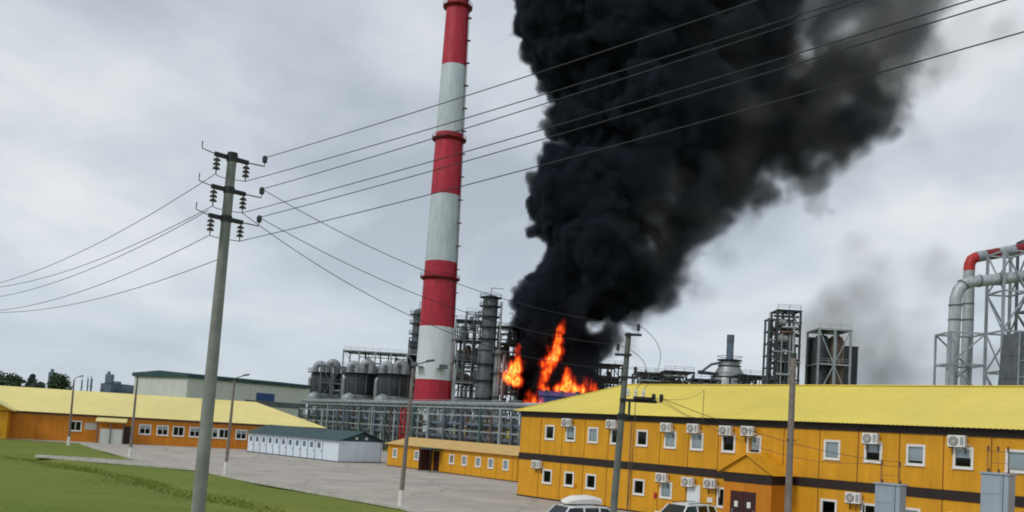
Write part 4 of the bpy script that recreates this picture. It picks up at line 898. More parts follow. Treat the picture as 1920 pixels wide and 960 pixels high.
MB().tube([c+Vector((0.85,-0.1,-0.02)), c+Vector((1.1,-0.1,-0.02))], 0.014, 6).build('bracket_rod', 'darksteel', dso)
MB().box(c.x+0.15, c.x+0.21, c.y-0.12, c.y-0.06, z-0.45, z-0.06).box(c.x-0.1, c.x+0.21, c.y-0.12, c.y-0.06, z-0.52, z-0.45).build('stay_bracket', 'darksteel', PB)
MB().tube([c+Vector((0,0,-0.4)), c+Vector((0,0,-0.55))], 0.14, 14).build('clamp', 'darksteel', PB, True)
MB().tube([c+Vector((0.35,-0.12,-0.05)), c+Vector((0.34,-0.14,-1.5)), c+Vector((0.26,-0.14,-3.2)), (c.x*0.2+0.2, -0.14, 0.4)], 0.011, 6).build('operating_rod', 'steel_rust', PB, True)
for a, b, h in ((BATT[0], Vector((c.x+0.56, c.y-0.1, z+0.33)), 0.55), (BATT[1], Vector((c.x+0.34, c.y-0.1, z+0.33)), 0.5)):
    a = a-PB0; MB().tube([a.lerp(b, f)+Vector((h*math.sin(f*math.pi)**0.8, 0, 0.12*math.sin(f*math.pi))) for f in [i/12 for i in range(13)]], 0.008, 5).build('jumper_wire', 'wire', PB, True)
# plain pole in front of the office
PC_b = at(1477, 958, 28.0); PC_t = at(1488, 664, 28.0); dz = PC_t-PC_b; PC0 = PC_b-dz*(PC_b.z/dz.z)
PC = thing('power_pole', 'plain brownish pole without crossarms in front of the office block, right of the porch', 'utility pole', PC0)
tcp = PC_t-PC0; MB().tube([(0,0,-0.2), tcp*0.5, tcp], [0.115, 0.105, 0.09], 12).build('shaft', 'wood_pole', PC, True)
MB().tube([tcp*0.985, tcp*1.004], 0.098, 12).build('cap', 'steel_dark', PC, True)
MB().tube([tcp*0.66-Vector((0.14,0.06,0)), tcp*0.66+Vector((0.16,-0.06,0))], 0.02, 6).build('bracket', 'darksteel', PC)

# ------------------------------------------------------------------ wires (catenaries, each a thing)
def wire(label, pts, r=0.011, sub=14, group=None, cat='power line'):
    o = MB().tube(pts, r, 5).build('power_line', 'wire', None, True); tag(o, label, cat, group); return o
def para(a, b, sag, n=26): return [a.lerp(b, i/n)-Vector((0,0,sag*4*(i/n)*(1-i/n))) for i in range(n+1)]
ORD = ('topmost', 'second highest', 'third highest', 'fourth highest', 'fifth highest', 'lowest')
yend = (0, 53, 66, 123, 142, 200)
starts = [ATT['d'][0], ATT['r'][0], ATT['d'][1], ATT['r'][1], ATT['d'][2], ATT['r'][2]]
for k in range(6):
    a = starts[k]; m = at(1420, yend[k], 11.6); dv = m-a; hl_ = Vector((dv.x, dv.y, 0)).length
    b = a+Vector((dv.x, dv.y, 0))/hl_*42.0; s = hl_/42.0
    sag = 0.55; b.z = a.z+(m.z-a.z+sag*4*s*(1-s))/s     # passes through m
    wire('dark power line, %s of the six crossing the smoke from the tall pole' % ORD[k], para(a, b, sag, 40), 0.0085, group='lines to the right of the tall pole')
LO = ('topmost', 'second from top', 'third from top', 'fourth from top', 'lowest')
lst = [ATT['l'][0], ATT['l'][1], ATT['l'][1]+Vector((-0.12,0.1,-0.08)), ATT['l'][2], ATT['l'][2]+Vector((0.25,0.2,-0.45))]
for k, yy in enumerate((530, 538, 556, 582, 586)):
    a = lst[k]; m = at(0, yy, 30.0); dv = m-a; hl_ = Vector((dv.x, dv.y, 0)).length; b = a+Vector((dv.x, dv.y, 0))/hl_*40; s = hl_/40; sag = 2.2
    b.z = a.z+(m.z-a.z+sag*4*s*(1-s))/s
    wire('dark power line, %s of those sagging left from the tall pole' % LO[k], para(a, b, sag, 40), 0.008, group='lines to the left of the tall pole')
for k, sg in enumerate((0.6, 0.55, 0.95)):
    a = (ATT['d'][1], ATT['d'][2], ATT['r'][1])[k]
    wire('thin line %s from the tall pole across the chimney' % ('running highest', 'running in the middle', 'hanging lowest')[k], para(a, BATT[k], sg, 24), 0.0085, group='lines between the two power poles')
# transformer kiosks
def kiosk(label, x0, W, ytop, d, nins, tall, dep):
    a = at(x0, 930, d); zt = zz(x0+25, ytop, d-0.3); t = thing('transformer_kiosk', label, 'electrical cabinet', (a.x, d, 0), ANG)
    MB().box(0, W, 0, dep, 0.3, zt-0.08).build('casing', 'galv', t, bevel=0.02)
    MB().box(-0.05, W+0.05, -0.06, dep+0.06, zt-0.078, zt).build('roof', 'galv', t, bevel=0.01)
    MB().box(0.03, W-0.03, 0.03, dep-0.03, 0, 0.298).build('base', 'concrete', t)
    MB().box(W*0.06, W*0.72, -0.02, -0.002, 0.5, zt-0.95).build('door', 'galv', t); MB().box(W*0.06, W*0.72, -0.02, -0.002, zt-0.85, zt-0.2).build('upper_panel', 'galv', t)
    MB().box(W*0.80, W*0.83, -0.015, -0.002, 0.4, zt-0.1).build('seam_strip', 'steel', t)
    MB().box(W*0.62, W*0.67, -0.05, -0.022, 1.4, 1.6).build('door_handle', 'darksteel', t)
    fr = MB()
    for s in (0.12, 0.88): fr.beam((W*s, dep*0.4, zt), (W*s, dep*0.4, zt+tall), 0.022)
    fr.beam((W*0.05, dep*0.4, zt+tall), (W*0.95, dep*0.4, zt+tall), 0.022); fr.beam((W*0.1, dep*0.4, zt+tall*0.45), (W*0.9, dep*0.4, zt+tall*0.45), 0.018)
    fo = fr.build('insulator_frame', 'steel_rust', t)
    outp = []
    for k in range(nins):
        x = W*(0.14+0.72*k/(nins-1)); z = zt+tall+0.02
        MB().lathe([(0.03, z), (0.055, z+0.03), (0.035, z+0.07), (0.055, z+0.1), (0.035, z+0.14), (0.05, z+0.17), (0.02, z+0.2)], 10, (x, dep*0.4)).build('insulator', 'porcelain_brown', t, True); outp.append(Vector((a.x, d, z+0.19))+AX*x+NX*dep*0.4)
        MB().tube([(x, dep*0.4, zt+0.02), (x+0.03, dep*0.4, zt+tall*0.5), (x, dep*0.4, zt+tall)], 0.008, 5).build('lead_wire', 'steel_rust', t)
        MB().lathe([(0.03, zt), (0.045, zt+0.03), (0.03, zt+0.08), (0.045, zt+0.11), (0.02, zt+0.16)], 8, (x, dep*0.4+0.12)).build('bushing', 'porcelain_brown', t, True)
    return outp
k1 = kiosk('shorter grey transformer kiosk in front of the office block', 1640, 1.12, 906, 40.0, 2, 0.75, 0.6)
k2 = kiosk('taller grey transformer kiosk near the right edge with three brown insulators', 1838, 1.05, 886, 37.0, 3, 0.85, 0.75)
wire('thin cable from the disconnector past the plain pole to the shorter kiosk', para(SATT[1], k1[1], 0.35, 20), 0.010)
wire('second thin cable from the disconnector to the shorter kiosk', para(SATT[0], k1[0], 0.75, 20), 0.008)
wire('thin cable from the disconnector down to the office roof edge', para(SATT[1], P0+AX*sx-NX*(EV+0.06)+Vector((0,0,6.3)), 0.15, 12), 0.009)
wire('thin cable from the disconnector to the tip of the mast on the office eaves', para(SATT[0], P0+AX*sx-NX*(EV+0.06)+Vector((0,0,8.05)), 0.25, 12), 0.008)

# ------------------------------------------------------------------ cars
def car(label, loc, rz, box=False, hgt=1.72):
    t = thing('car', label, 'car', loc, rz, 'cars parked by the office block'); L, Wd = 4.2, 0.86
    # lower body lofted along x (front at +x)
    sec = [(2.1, 0.62, 0.45, 0.72), (1.98, 0.78, 0.38, 0.92), (1.5, 0.85, 0.34, 1.02), (0.85, 0.87, 0.34, 1.06), (-0.3, 0.87, 0.34, 1.06), (-1.7, 0.86, 0.36, 1.06), (-2.02, 0.80, 0.40, 1.0), (-2.1, 0.72, 0.48, 0.9)]
    mb = MB(); n = 8
    for x, hw_, z0, z1 in sec:
        zm = (z0+z1)/2
        mb.v += [(x, -hw_*0.86, z0), (x, hw_*0.86, z0), (x, hw_, zm-0.05), (x, hw_, zm+0.15), (x, hw_*0.93, z1-0.02), (x, hw_*0.6, z1+0.01), (x, -hw_*0.6, z1+0.01), (x, -hw_*0.93, z1-0.02), (x, -hw_, zm+0.15), (x, -hw_, zm-0.05)]
    n = 10
    for i in range(len(sec)-1):
        for k in range(n): a = i*n+k; b = i*n+(k+1) % n; mb.f.append((a, b, b+n, a+n))
    mb.f.append(tuple(range(n))); mb.f.append(tuple(range((len(sec)-1)*n, len(sec)*n))[::-1]); mb.build('body', 'carpaint', t, True)
    h = hgt
    # roof and pillars
    A0, A1, B0, B1 = 0.95, 0.28, -1.95, -1.72       # windscreen base/top, tailgate base/top
    rf = MB()
    ys0, ys1 = 0.80, 0.64
    for x, z, y in ((A1+0.1, h-0.06, ys1-0.03), (0.0, h, ys1), (-0.9, h+0.02, ys1), (B1, h-0.04, ys1-0.03)): rf.v += [(x, -y, z-0.06), (x, -y*0.85, z), (x, y*0.85, z), (x, y, z-0.06)]
    for i in range(3):
        for k in range(3): rf.f.append((i*4+k, i*4+k+1, i*4+k+5, i*4+k+4))
    b0 = len(rf.v); rf.v += [(x, y, z-0.05) for x, y, z in rf.v[:b0]]
    for i in range(3):
        for k in range(3): rf.f.append((b0+i*4+k+4, b0+i*4+k+5, b0+i*4+k+1, b0+i*4+k))
    rf.build('roof', 'carpaint', t, True)
    for s in (-1, 1):
        for (x0, x1, wd) in ((A0, A1+0.1, 0.07), (-0.35, -0.38, 0.08), (-1.2, -1.2, 0.07), (B0, B1, 0.10)): MB().beam((x0, s*ys0, 1.03), (x1, s*(ys1-0.01), h-0.07), wd, 0.05).build('pillar', 'carpaint', t)
        for (xa, xb, xc, xd) in ((A0-0.08, -0.31, -0.34, A1+0.1), (-0.40, -1.16, -1.17, -0.43), (-1.24, B0+0.05, B1+0.05, -1.24)): MB().poly([(xa, s*ys0*0.985, 1.05), (xb, s*ys0*0.985, 1.05), (xc, s*ys1*0.985, h-0.09), (xd, s*ys1*0.985, h-0.09)]).build('side_window', 'car_glass', t)
        m_ = MB().box(-0.08, 0.08, -0.1, 0.1, -0.07, 0.07).build('mirror', 'carpaint', t, bevel=0.03, loc=(A0-0.12, s*0.98, 1.12))
        MB().box(1.9, 2.06, s*0.66-0.16, s*0.66+0.16, 0.74, 0.88).build('headlight', 'paper', t, bevel=0.03)
        MB().box(-2.12, -2.02, s*0.7-0.08, s*0.7+0.08, 0.72, 0.98).build('tail_light', 'red_paint', t, bevel=0.02)
        MB().tube([(A1-0.1, s*0.55, h+0.03), (-0.6, s*0.55, h+0.07), (B1+0.1, s*0.55, h+0.03)], 0.02, 6).build('roof_rail', 'darksteel', t)
        for x in (1.32, -1.3):
            wv = MB().lathe([(0.19, -0.11), (0.33, -0.1), (0.34, 0), (0.33, 0.1), (0.19, 0.11)], 20); wv.v = [(x+a, s*0.78+c, 0.34+b) for a, b, c in wv.v]; wo = wv.build('wheel', 'tyre', t, True)
            rv = MB().lathe([(0.2, -0.02), (0.2, 0.02)], 14); rv.v = [(x+a, s*0.89+c, 0.34+b) for a, b, c in rv.v]; rv.build('rim', 'rim', wo)
    MB().poly([(A0, -ys0+.05, 1.05), (A0, ys0-.05, 1.05), (A1+0.1, ys1-.05, h-0.08), (A1+0.1, -ys1+.05, h-0.08)]).build('windscreen', 'car_glass', t)
    MB().poly([(B0, -ys0+.05, 1.05), (B0, ys0-.05, 1.05), (B1, ys1-.05, h-0.08), (B1, -ys1+.05, h-0.08)]).build('rear_window', 'car_glass', t)
    MB().box(-0.1, 0.2, -0.6, 0.6, 0.5, 1.2).box(-1.2, -0.9, -0.6, 0.6, 0.5, 1.2).build('seat', 'dark', t); MB().box(0.4, 0.9, -0.7, 0.7, 0.9, 1.04).build('dashboard', 'dark', t)
    MB().box(2.02, 2.13, -0.7, 0.7, 0.42, 0.58).build('bumper', 'steel', t, bevel=0.03)
    if box:
        bx = MB()
        for x, hw_, z in ((0.35, 0.05, 0.02), (0.25, 0.36, 0.16), (-0.2, 0.42, 0.32), (-1.0, 0.42, 0.36), (-1.5, 0.38, 0.25), (-1.55, 0.05, 0.05)): bx.v += [(x, -hw_, h+0.08), (x, -hw_, h+0.08+z*0.6), (x, -hw_*0.7, h+0.08+z), (x, hw_*0.7, h+0.08+z), (x, hw_, h+0.08+z*0.6), (x, hw_, h+0.08)]
        for i in range(5):
            for k in range(6): bx.f.append((i*6+k, i*6+(k+1) % 6, (i+1)*6+(k+1) % 6, (i+1)*6+k))
        bx.build('roof_box', 'white', t, True)
        for x in (0.0, -1.2): MB().beam((x, -0.6, h+0.06), (x, 0.6, h+0.06), 0.05, 0.03).build('rack_bar', 'darksteel', t)
    return t
c1 = onz(1068, 946, 1.75); car('white car carrying a white roof box, parked left of the disconnector pole', (c1.x, c1.y, 0.02), math.radians(180+28), True)
c2 = onz(1280, 944, 1.70); car('white car without roof box parked in front of the white side door', (c2.x, c2.y, 0.02), math.radians(180+38), False, 1.68)

#SMOKE
# ------------------------------------------------------------------ smoke and fire: density fields on a lattice, turned into volumes by geometry nodes
def lattice_noise(shape, cells, rng):
    L = rng.random([max(1, c)+2 for c in cells]).astype(np.float32)
    for ax, (n, c) in enumerate(zip(shape, cells)):
        u = np.linspace(0, max(1, c), n, endpoint=False, dtype=np.float32)+0.37; i = u.astype(int); f = (u-i); f = f*f*f*(f*(f*6-15)+10)
        sh = [1, 1, 1]; sh[ax] = n; f = f.reshape(sh).astype(np.float32)
        L = np.take(L, i, ax)*(1-f)+np.take(L, i+1, ax)*f
    return L*2-1
def fbm(shape, vox, size, octs, seed, gain=0.55, stretch=(1, 1, 1), billow=False):
    rng = np.random.default_rng(seed); out_ = np.zeros(shape, np.float32); a = 1.0; tot = 0.0
    for o in range(octs):
        s = size/2**o; cells = [max(1, int(round(n*vox/(s*st_)))) for n, st_ in zip(shape, stretch)]
        n_ = lattice_noise(shape, cells, rng)
        out_ += a*((1-2*np.abs(n_)) if billow else n_); tot += a; a *= gain
    return out_/tot
def volume_object(name, field, mn, vox, mat, core=None, core_mat=None, parent=None, core_name=None, core_label=None, cat=None, kind=None):
    """field/core: [x,y,z] arrays of equal shape. Lattice values ride on the vertices of a point mesh; nodes rebuild the grid as a volume / surface."""
    nx, ny, nz = field.shape
    def carrier(nm, arr):
        me = bpy.data.meshes.new(nm); n = arr.size; me.vertices.add(n)
        co = np.zeros((n, 3), np.float32); co[:, 0] = mn[0]; co[:, 1] = mn[1]; co[:, 2] = mn[2]; co[-1] = [mn[i]+vox*(s-1) for i, s in enumerate(field.shape)]
        me.vertices.foreach_set('co', co.ravel()); at_ = me.attributes.new('value', 'FLOAT', 'POINT'); at_.data.foreach_set('value', arr.transpose(2, 1, 0).ravel().astype(np.float32)); me.update(); return me
    def nodes(nm, mat_, surface, thr=0.5):
        g = bpy.data.node_groups.new(nm, 'GeometryNodeTree'); g.interface.new_socket('Geometry', in_out='INPUT', socket_type='NodeSocketGeometry'); g.interface.new_socket('Geometry', in_out='OUTPUT', socket_type='NodeSocketGeometry')
        N = g.nodes.new; K = g.links.new
        gi = N('NodeGroupInput'); go = N('NodeGroupOutput'); vc = N('GeometryNodeVolumeCube')
        for i, a_ in enumerate('XYZ'): vc.inputs['Resolution '+a_].default_value = field.shape[i]
        mx_ = [mn[i]+vox*(field.shape[i]-1) for i in range(3)]
        vc.inputs['Min'].default_value = mn; vc.inputs['Max'].default_value = mx_
        pos = N('GeometryNodeInputPosition'); sub = N('ShaderNodeVectorMath'); sub.operation = 'SUBTRACT'; sub.inputs[1].default_value = mn; K(pos.outputs[0], sub.inputs[0])
        sc_ = N('ShaderNodeVectorMath'); sc_.operation = 'SCALE'; sc_.inputs['Scale'].default_value = 1.0/vox; K(sub.outputs[0], sc_.inputs[0])
        se = N('ShaderNodeSeparateXYZ'); K(sc_.outputs[0], se.inputs[0])
        def mt(op, a_, b_):
            m = N('FunctionNodeIntegerMath'); m.operation = op
            for i, v_ in enumerate((a_, b_)):
                if isinstance(v_, int): m.inputs[i].default_value = v_
                else: K(v_, m.inputs[i])
            return m.outputs[0]
        ii = []
        for i in range(3):
            f = N('FunctionNodeFloatToInt'); f.rounding_mode = 'ROUND'; K(se.outputs[i], f.inputs[0]); c_ = mt('MINIMUM', mt('MAXIMUM', f.outputs[0], 0), field.shape[i]-1); ii.append(c_)
        idx = mt('ADD', ii[0], mt('MULTIPLY', mt('ADD', ii[1], mt('MULTIPLY', ii[2], ny)), nx))
        na = N('GeometryNodeInputNamedAttribute'); na.data_type = 'FLOAT'; na.inputs[0].default_value = 'value'
        si = N('GeometryNodeSampleIndex'); si.data_type = 'FLOAT'; si.domain = 'POINT'; K(gi.outputs[0], si.inputs['Geometry']); K(na.outputs[0], si.inputs['Value']); K(idx, si.inputs['Index'])
        K(si.outputs[0], vc.inputs['Density']); res = vc.outputs[0]
        if surface:
            vm_ = N('GeometryNodeVolumeToMesh'); vm_.inputs['Threshold'].default_value = thr; K(res, vm_.inputs['Volume']); ss_ = N('GeometryNodeSetShadeSmooth'); K(vm_.outputs[0], ss_.inputs['Geometry']); res = ss_.outputs[0]
        sm = N('GeometryNodeSetMaterial'); sm.inputs['Material'].default_value = MATS[mat_]; K(res, sm.inputs['Geometry']); K(sm.outputs[0], go.inputs[0]); return g
    root = None
    if core is not None:
        root = bpy.data.objects.new(core_name, carrier(core_name, core)); COL.objects.link(root); md = root.modifiers.new('surface', 'NODES'); md.node_group = nodes(core_name, core_mat, True); root.data.materials.append(MATS[core_mat])
        tag(root, core_label, cat, None, kind)
    vo = bpy.data.objects.new(name, carrier(name, field)); COL.objects.link(vo); md = vo.modifiers.new('volume', 'NODES'); md.node_group = nodes(name, mat, False); vo.data.materials.append(MATS[mat])
    if root is not None: vo.parent = root; vo['kind'] = 'stuff'
    else: tag(vo, core_label, cat, None, kind)
    return root, vo
def vol_mat(name, albedo, emit=None, aniso=0.0):
    m = bpy.data.materials.new(name); m.use_nodes = True; t = m.node_tree; t.nodes.clear(); o = t.nodes.new('ShaderNodeOutputMaterial'); v = t.nodes.new('ShaderNodeVolumePrincipled')
    v.inputs['Color'].default_value = (*albedo, 1); v.inputs['Density'].default_value = 1.0; v.inputs['Anisotropy'].default_value = aniso; v.inputs['Density Attribute'].default_value = 'density'
    if emit:
        at_ = t.nodes.new('ShaderNodeAttribute'); at_.attribute_name = 'density'; r = t.nodes.new('ShaderNodeValToRGB'); t.links.new(at_.outputs['Fac'], r.inputs[0]); el = r.color_ramp.elements
        el[0].position = 0.0; el[0].color = (0.5, 0.012, 0.0, 1); el[1].position = 1.0; el[1].color = (1.0, 0.50, 0.09, 1)
        for p_, c_ in ((0.25, (0.85, 0.06, 0.006, 1)), (0.5, (1.0, 0.20, 0.02, 1))): q = el.new(p_); q.color = c_
        t.links.new(r.outputs[0], v.inputs['Emission Color']); mm = t.nodes.new('ShaderNodeMath'); mm.operation = 'MULTIPLY'; t.links.new(at_.outputs['Fac'], mm.inputs[0]); mm.inputs[1].default_value = emit; t.links.new(mm.outputs[0], v.inputs['Emission Strength'])
        v.inputs['Density'].default_value = 0.25
    t.links.new(v.outputs[0], o.inputs['Volume']); MATS[name] = m
vol_mat('smoke_black', (0.052, 0.063, 0.086)); vol_mat('smoke_thin', (0.42, 0.43, 0.455)); vol_mat('smoke_brown', (0.25, 0.245, 0.228)); vol_mat('fire', (0.05, 0.03, 0.02), 1.9)
vol_mat('smoke_column_grey', (0.14, 0.14, 0.135))
M('smoke_core', (0.012, 0.014, 0.019), 1.0, var=0.3, scale=0.08, spec=0.0)
def blobs_field(shape, mn, vox, blobs):
    """union of balls: signed depth inside (m), softness and density of the owning ball"""
    s = np.full(shape, -12.0, np.float32); so_ = np.ones(shape, np.float32)*2; de = np.ones(shape, np.float32)*0.3
    ax = [mn[i]+vox*np.arange(shape[i], dtype=np.float32) for i in range(3)]
    for x, y, z, r, sf, dn in blobs:
        sl_ = []; pad = r+10
        for i, c_ in enumerate((x, y, z)):
            a_ = max(0, int((c_-pad-mn[i])/vox)); b_ = min(shape[i], int((c_+pad-mn[i])/vox)+2); sl_.append(slice(a_, max(a_, b_)))
        if any(q.stop <= q.start for q in sl_): continue
        dx = (ax[0][sl_[0]]-x)[:, None, None]; dy = (ax[1][sl_[1]]-y)[None, :, None]; dz_ = (ax[2][sl_[2]]-z)[None, None, :]
        v = r-np.sqrt(dx*dx+dy*dy+dz_*dz_); cur = s[tuple(sl_)]; m = v > cur
        cur[m] = v[m]; so_[tuple(sl_)][m] = sf; de[tuple(sl_)][m] = dn
    return s, so_, de
def in_poly(x, y, P):
    c = False; n = len(P)
    for i in range(n):
        (x1, y1), (x2, y2) = P[i], P[(i+1) % n]
        if (y1 > y) != (y2 > y) and x < (x2-x1)*(y-y1)/(y2-y1)+x1: c = not c
    return c
def edge_dist(x, y, P):
    b = 1e9; n = len(P)
    for i in range(n):
        (x1, y1), (x2, y2) = P[i], P[(i+1) % n]; dx, dy = x2-x1, y2-y1; t = max(0, min(1, ((x-x1)*dx+(y-y1)*dy)/(dx*dx+dy*dy+1e-9))); b = min(b, math.hypot(x1+t*dx-x, y1+t*dy-y))
    return b
SD_ = 296.0; SPX = SD_/FPX
PLUME = [(985,785),(974,690),(984,640),(978,595),(992,560),(1008,530),(1022,485),(1030,450),(1004,412),(1012,380),(1003,345),(1032,318),(1074,295),(1050,262),(1048,222),(1072,188),(1024,165),(1018,130),(995,92),(984,50),(970,0),(955,-120),(960,-230),
         (1900,-260),(1850,-120),(1800,-10),(1765,70),(1722,150),(1685,215),(1640,280),(1588,345),(1580,392),(1510,372),(1440,384),(1390,402),(1345,440),(1312,475),(1300,520),(1305,570),(1240,575),(1200,600),(1180,650),(1160,700),(1125,735),(1075,785)]
rnd = random.Random(42); BL_ = []
def wpt(px_, py_, dy): p = at(px_, py_, SD_); return (p.x, SD_+dy, p.z)
def zone(x, y):
    u = max(0.0, min(1.0, (x-1190)/230)); lee = max(0.0, min(1.0, (x-1430)/260))*(1.0 if y < 200 else max(0.25, 1-(y-200)/160))
    soft = 1.2+4.2*u+3.0*lee; dens = 0.55-0.31*u-0.13*lee
    if x > 1150 and 280 < y < 600: k_ = min(1.0, (x-1150)/50); dens = min(dens, 0.55-0.38*k_); soft = max(soft, 1.2+2.8*k_)
    if y < 115 and x > 1470: dens = 0.05; soft = 7.0
    if y > 560 and x > 1088: dens = 0.036; soft = 4.5
    elif y > 590 and x > 1060: dens = 0.3; soft = 2.5
    return soft, dens
while len(BL_) < 760:
    x, y = rnd.uniform(950, 1860), rnd.uniform(-250, 780)
    if not in_poly(x, y, PLUME): continue
    e_ = edge_dist(x, y, PLUME)
    if e_ < 9: continue
    if rnd.random() > 0.35+0.65*min(1, 40/e_): continue
    soft, dens = zone(x, y); r = min(e_, rnd.uniform(26, 95))
    thick = min(165, e_*1.1+20); dyp = rnd.uniform(-1, 1)*thick*0.85
    X, Y, Z_ = wpt(x, y, dyp*SPX); BL_.append((X, Y, Z_, r*SPX, soft, dens))
# cauliflower heads along the crisp windward edge
lefte = PLUME[1:23]
for (x1, y1), (x2, y2) in zip(lefte[:-1], lefte[1:]):
    n = max(2, int(math.hypot(x2-x1, y2-y1)/9))
    for i in range(n):
        f = i/n; x = x1+(x2-x1)*f+rnd.uniform(2, 26); y = y1+(y2-y1)*f+rnd.uniform(-8, 8); r = rnd.uniform(9, 26); X, Y, Z_ = wpt(x, y, rnd.uniform(-45, 25)*SPX); BL_.append((X, Y, Z_, r*SPX, 1.0, 0.8))
# billows on the face of the column turned to the camera
for _ in range(150):
    x, y = rnd.uniform(980, 1260), rnd.uniform(-100, 520)
    if not in_poly(x, y, PLUME) or edge_dist(x, y, PLUME) < 20 or (y > 280 and x > 1140): continue
    e_ = edge_dist(x, y, PLUME); r = rnd.uniform(18, 46); X, Y, Z_ = wpt(x, y, -(min(165, e_*1.1+20)*0.85)*SPX); BL_.append((X, Y, Z_, r*SPX, 1.2, 0.7))
for _ in range(1300):
    X, Y, Z_, r, sf, dn = BL_[rnd.randrange(len(BL_))]
    if dn < 0.45 or r < 1.6: continue
    v = Vector((rnd.gauss(0, 1), rnd.gauss(-0.5, 1), rnd.gauss(0, 1))).normalized(); q = rnd.uniform(0.2, 0.45); BL_.append((X+v.x*r*0.9, Y+v.y*r*0.9, Z_+v.z*r*0.9, r*q, max(0.9, sf*0.7), dn))
VOX = 0.68; mn = (at(950, 400, SD_).x-3, SD_-36.0, 4.0); mxx = (at(1890, 0, SD_).x, SD_+36.0, at(1400, -250, SD_).z)
shp = tuple(int((b-a)/VOX)+1 for a, b in zip(mn, mxx))
S, SO, DE = blobs_field(shp, mn, VOX, BL_)
nz1 = fbm(shp, VOX, 17.0, 5, 1, 0.6); nz2 = fbm(shp, VOX, 7.0, 3, 2, 0.7, billow=True)
# turbulent warp of the ball field
def warped(arrs, a1, a2):
    idx = []
    for ax in range(3):
        w_ = fbm(shp, VOX, 16.0, 3, 20+ax, 0.55)*a1 + (fbm(shp, VOX, 4.5, 2, 30+ax, 0.6)*a2)
        b_ = np.arange(shp[ax], dtype=np.float32).reshape([-1 if i == ax else 1 for i in range(3)])
        idx.append(np.clip(b_+w_/VOX, 0, shp[ax]-1).astype(np.int32))
    lin = (idx[0]*shp[1]+idx[1])*shp[2]+idx[2]; return [a_.ravel()[lin] for a_ in arrs]
S, SO, DE = warped((S, SO, DE), 7.0, 2.2)
SO = SO+np.clip(-S, 0, 6)*0
amp = 0.5+SO*0.8
Sx = S+0.8+nz1*amp*1.5+nz2*(1.1-np.clip(SO*0.12, 0, 0.8))
# open, lighter gaps seen in the plume
axx = mn[0]+VOX*np.arange(shp[0], dtype=np.float32); azz = mn[2]+VOX*np.arange(shp[2], dtype=np.float32)
for gx, gy, gr, gh, gs in ((1183, 474, 17, 13, 80), (1196, 484, 11, 8, 60), (1258, 368, 22, 28, 16), (1324, 76, 11, 16, 90), (1222, 455, 22, 16, 16), (1106, 608, 17, 20, 40), (1150, 690, 22, 14, 20), (1172, 610, 10, 16, 10), (1215, 425, 20, 9, 14), (1610, 45, 40, 20, 14), (1470, 150, 34, 26, 8), (1545, 210, 26, 20, 8)):
    p = at(gx, gy, SD_); q = np.exp(-(((axx-p.x)/(gr*SPX))[:, None]**2+((azz-p.z)/(gh*SPX))[None, :]**2)); Sx -= (q*gs)[:, None, :]*np.clip(0.7+1.4*nz1, 0, 2); SO += (q*3)[:, None, :]
dens = np.clip(Sx/np.maximum(SO*1.1, 0.8), 0, 1); dens = dens*dens*(3-2*dens)*DE*(0.75+0.5*np.clip(nz1+0.5, 0, 1))
dens[dens < 0.004] = 0
core = np.clip((Sx-(1.6+SO*1.25))*0.5+0.5, 0, 1)*(DE > 0.42)
for a_ in (dens, core):
    a_[0] = 0; a_[-1] = 0; a_[:, 0] = 0; a_[:, -1] = 0; a_[:, :, 0] = 0; a_[:, :, -1] = 0
volume_object('smoke_veil', dens, mn, VOX, 'smoke_black', core, 'smoke_core', None, 'smoke_plume', 'towering billows of black smoke rising from the refinery fire and drifting right', 'smoke', 'stuff')
# pale drifting smoke: a thin plume low on the right and grey wisps lee of the column
def wisp(name, label, centres, d, mat, peak, vox, depth, size, seed):
    bl = []; rn = random.Random(seed)
    for x, y, r, dn in centres:
        for _ in range(7): p = at(x+rn.gauss(0, r*0.5), y+rn.gauss(0, r*0.5), d); bl.append((p.x, d+rn.uniform(-1, 1)*depth*0.3, p.z, r*d/FPX*rn.uniform(0.5, 0.9), r*d/FPX*0.55, dn))
    lo = [min(b[i]-b[3]*1.4 for b in bl) for i in range(3)]; hi = [max(b[i]+b[3]*1.4 for b in bl) for i in range(3)]; lo[2] = max(lo[2], 1.0)
    sh = tuple(int((b-a)/vox)+1 for a, b in zip(lo, hi)); s, so2, de = blobs_field(sh, lo, vox, bl)
    n_ = fbm(sh, vox, size, 5, seed, 0.6); s = s+n_*so2*1.6; dd = np.clip(s/(so2*1.6), 0, 1)*de*peak*np.clip(0.6+n_, 0, 1.5); dd[dd < peak*0.02] = 0
    for ax in range(3):
        v_ = np.moveaxis(dd, ax, 0); v_[0] = 0; v_[-1] = 0
    volume_object(name, dd, tuple(lo), vox, mat, core_label=label, cat='smoke', kind='stuff')
wisp('smoke_drift', 'faint grey smoke drifting low behind the gas ducts on the right', [(1640, 690, 110, 1), (1690, 650, 110, 1), (1735, 610, 80, 0.9), (1650, 630, 80, 0.7), (1730, 690, 110, 1), (1660, 730, 110, 1), (1590, 720, 90, 0.8)], 460, 'smoke_thin', 0.045, 2.0, 40, 30, 5)
wisp('smoke_wisp', 'pale grey wisps trailing from the upper right side of the black smoke', [(1760, 40, 70, 1), (1830, 70, 55, 0.8), (1880, 50, 50, 0.6), (1720, 120, 60, 0.9), (1640, 60, 60, 1), (1345, 480, 26, 0.9), (1340, 420, 30, 0.9), (1390, 410, 26, 1), (1300, 540, 34, 1), (1600, 320, 36, 0.8), (1680, 240, 40, 0.8)], 318, 'smoke_thin', 0.045, 1.2, 20, 18, 6)
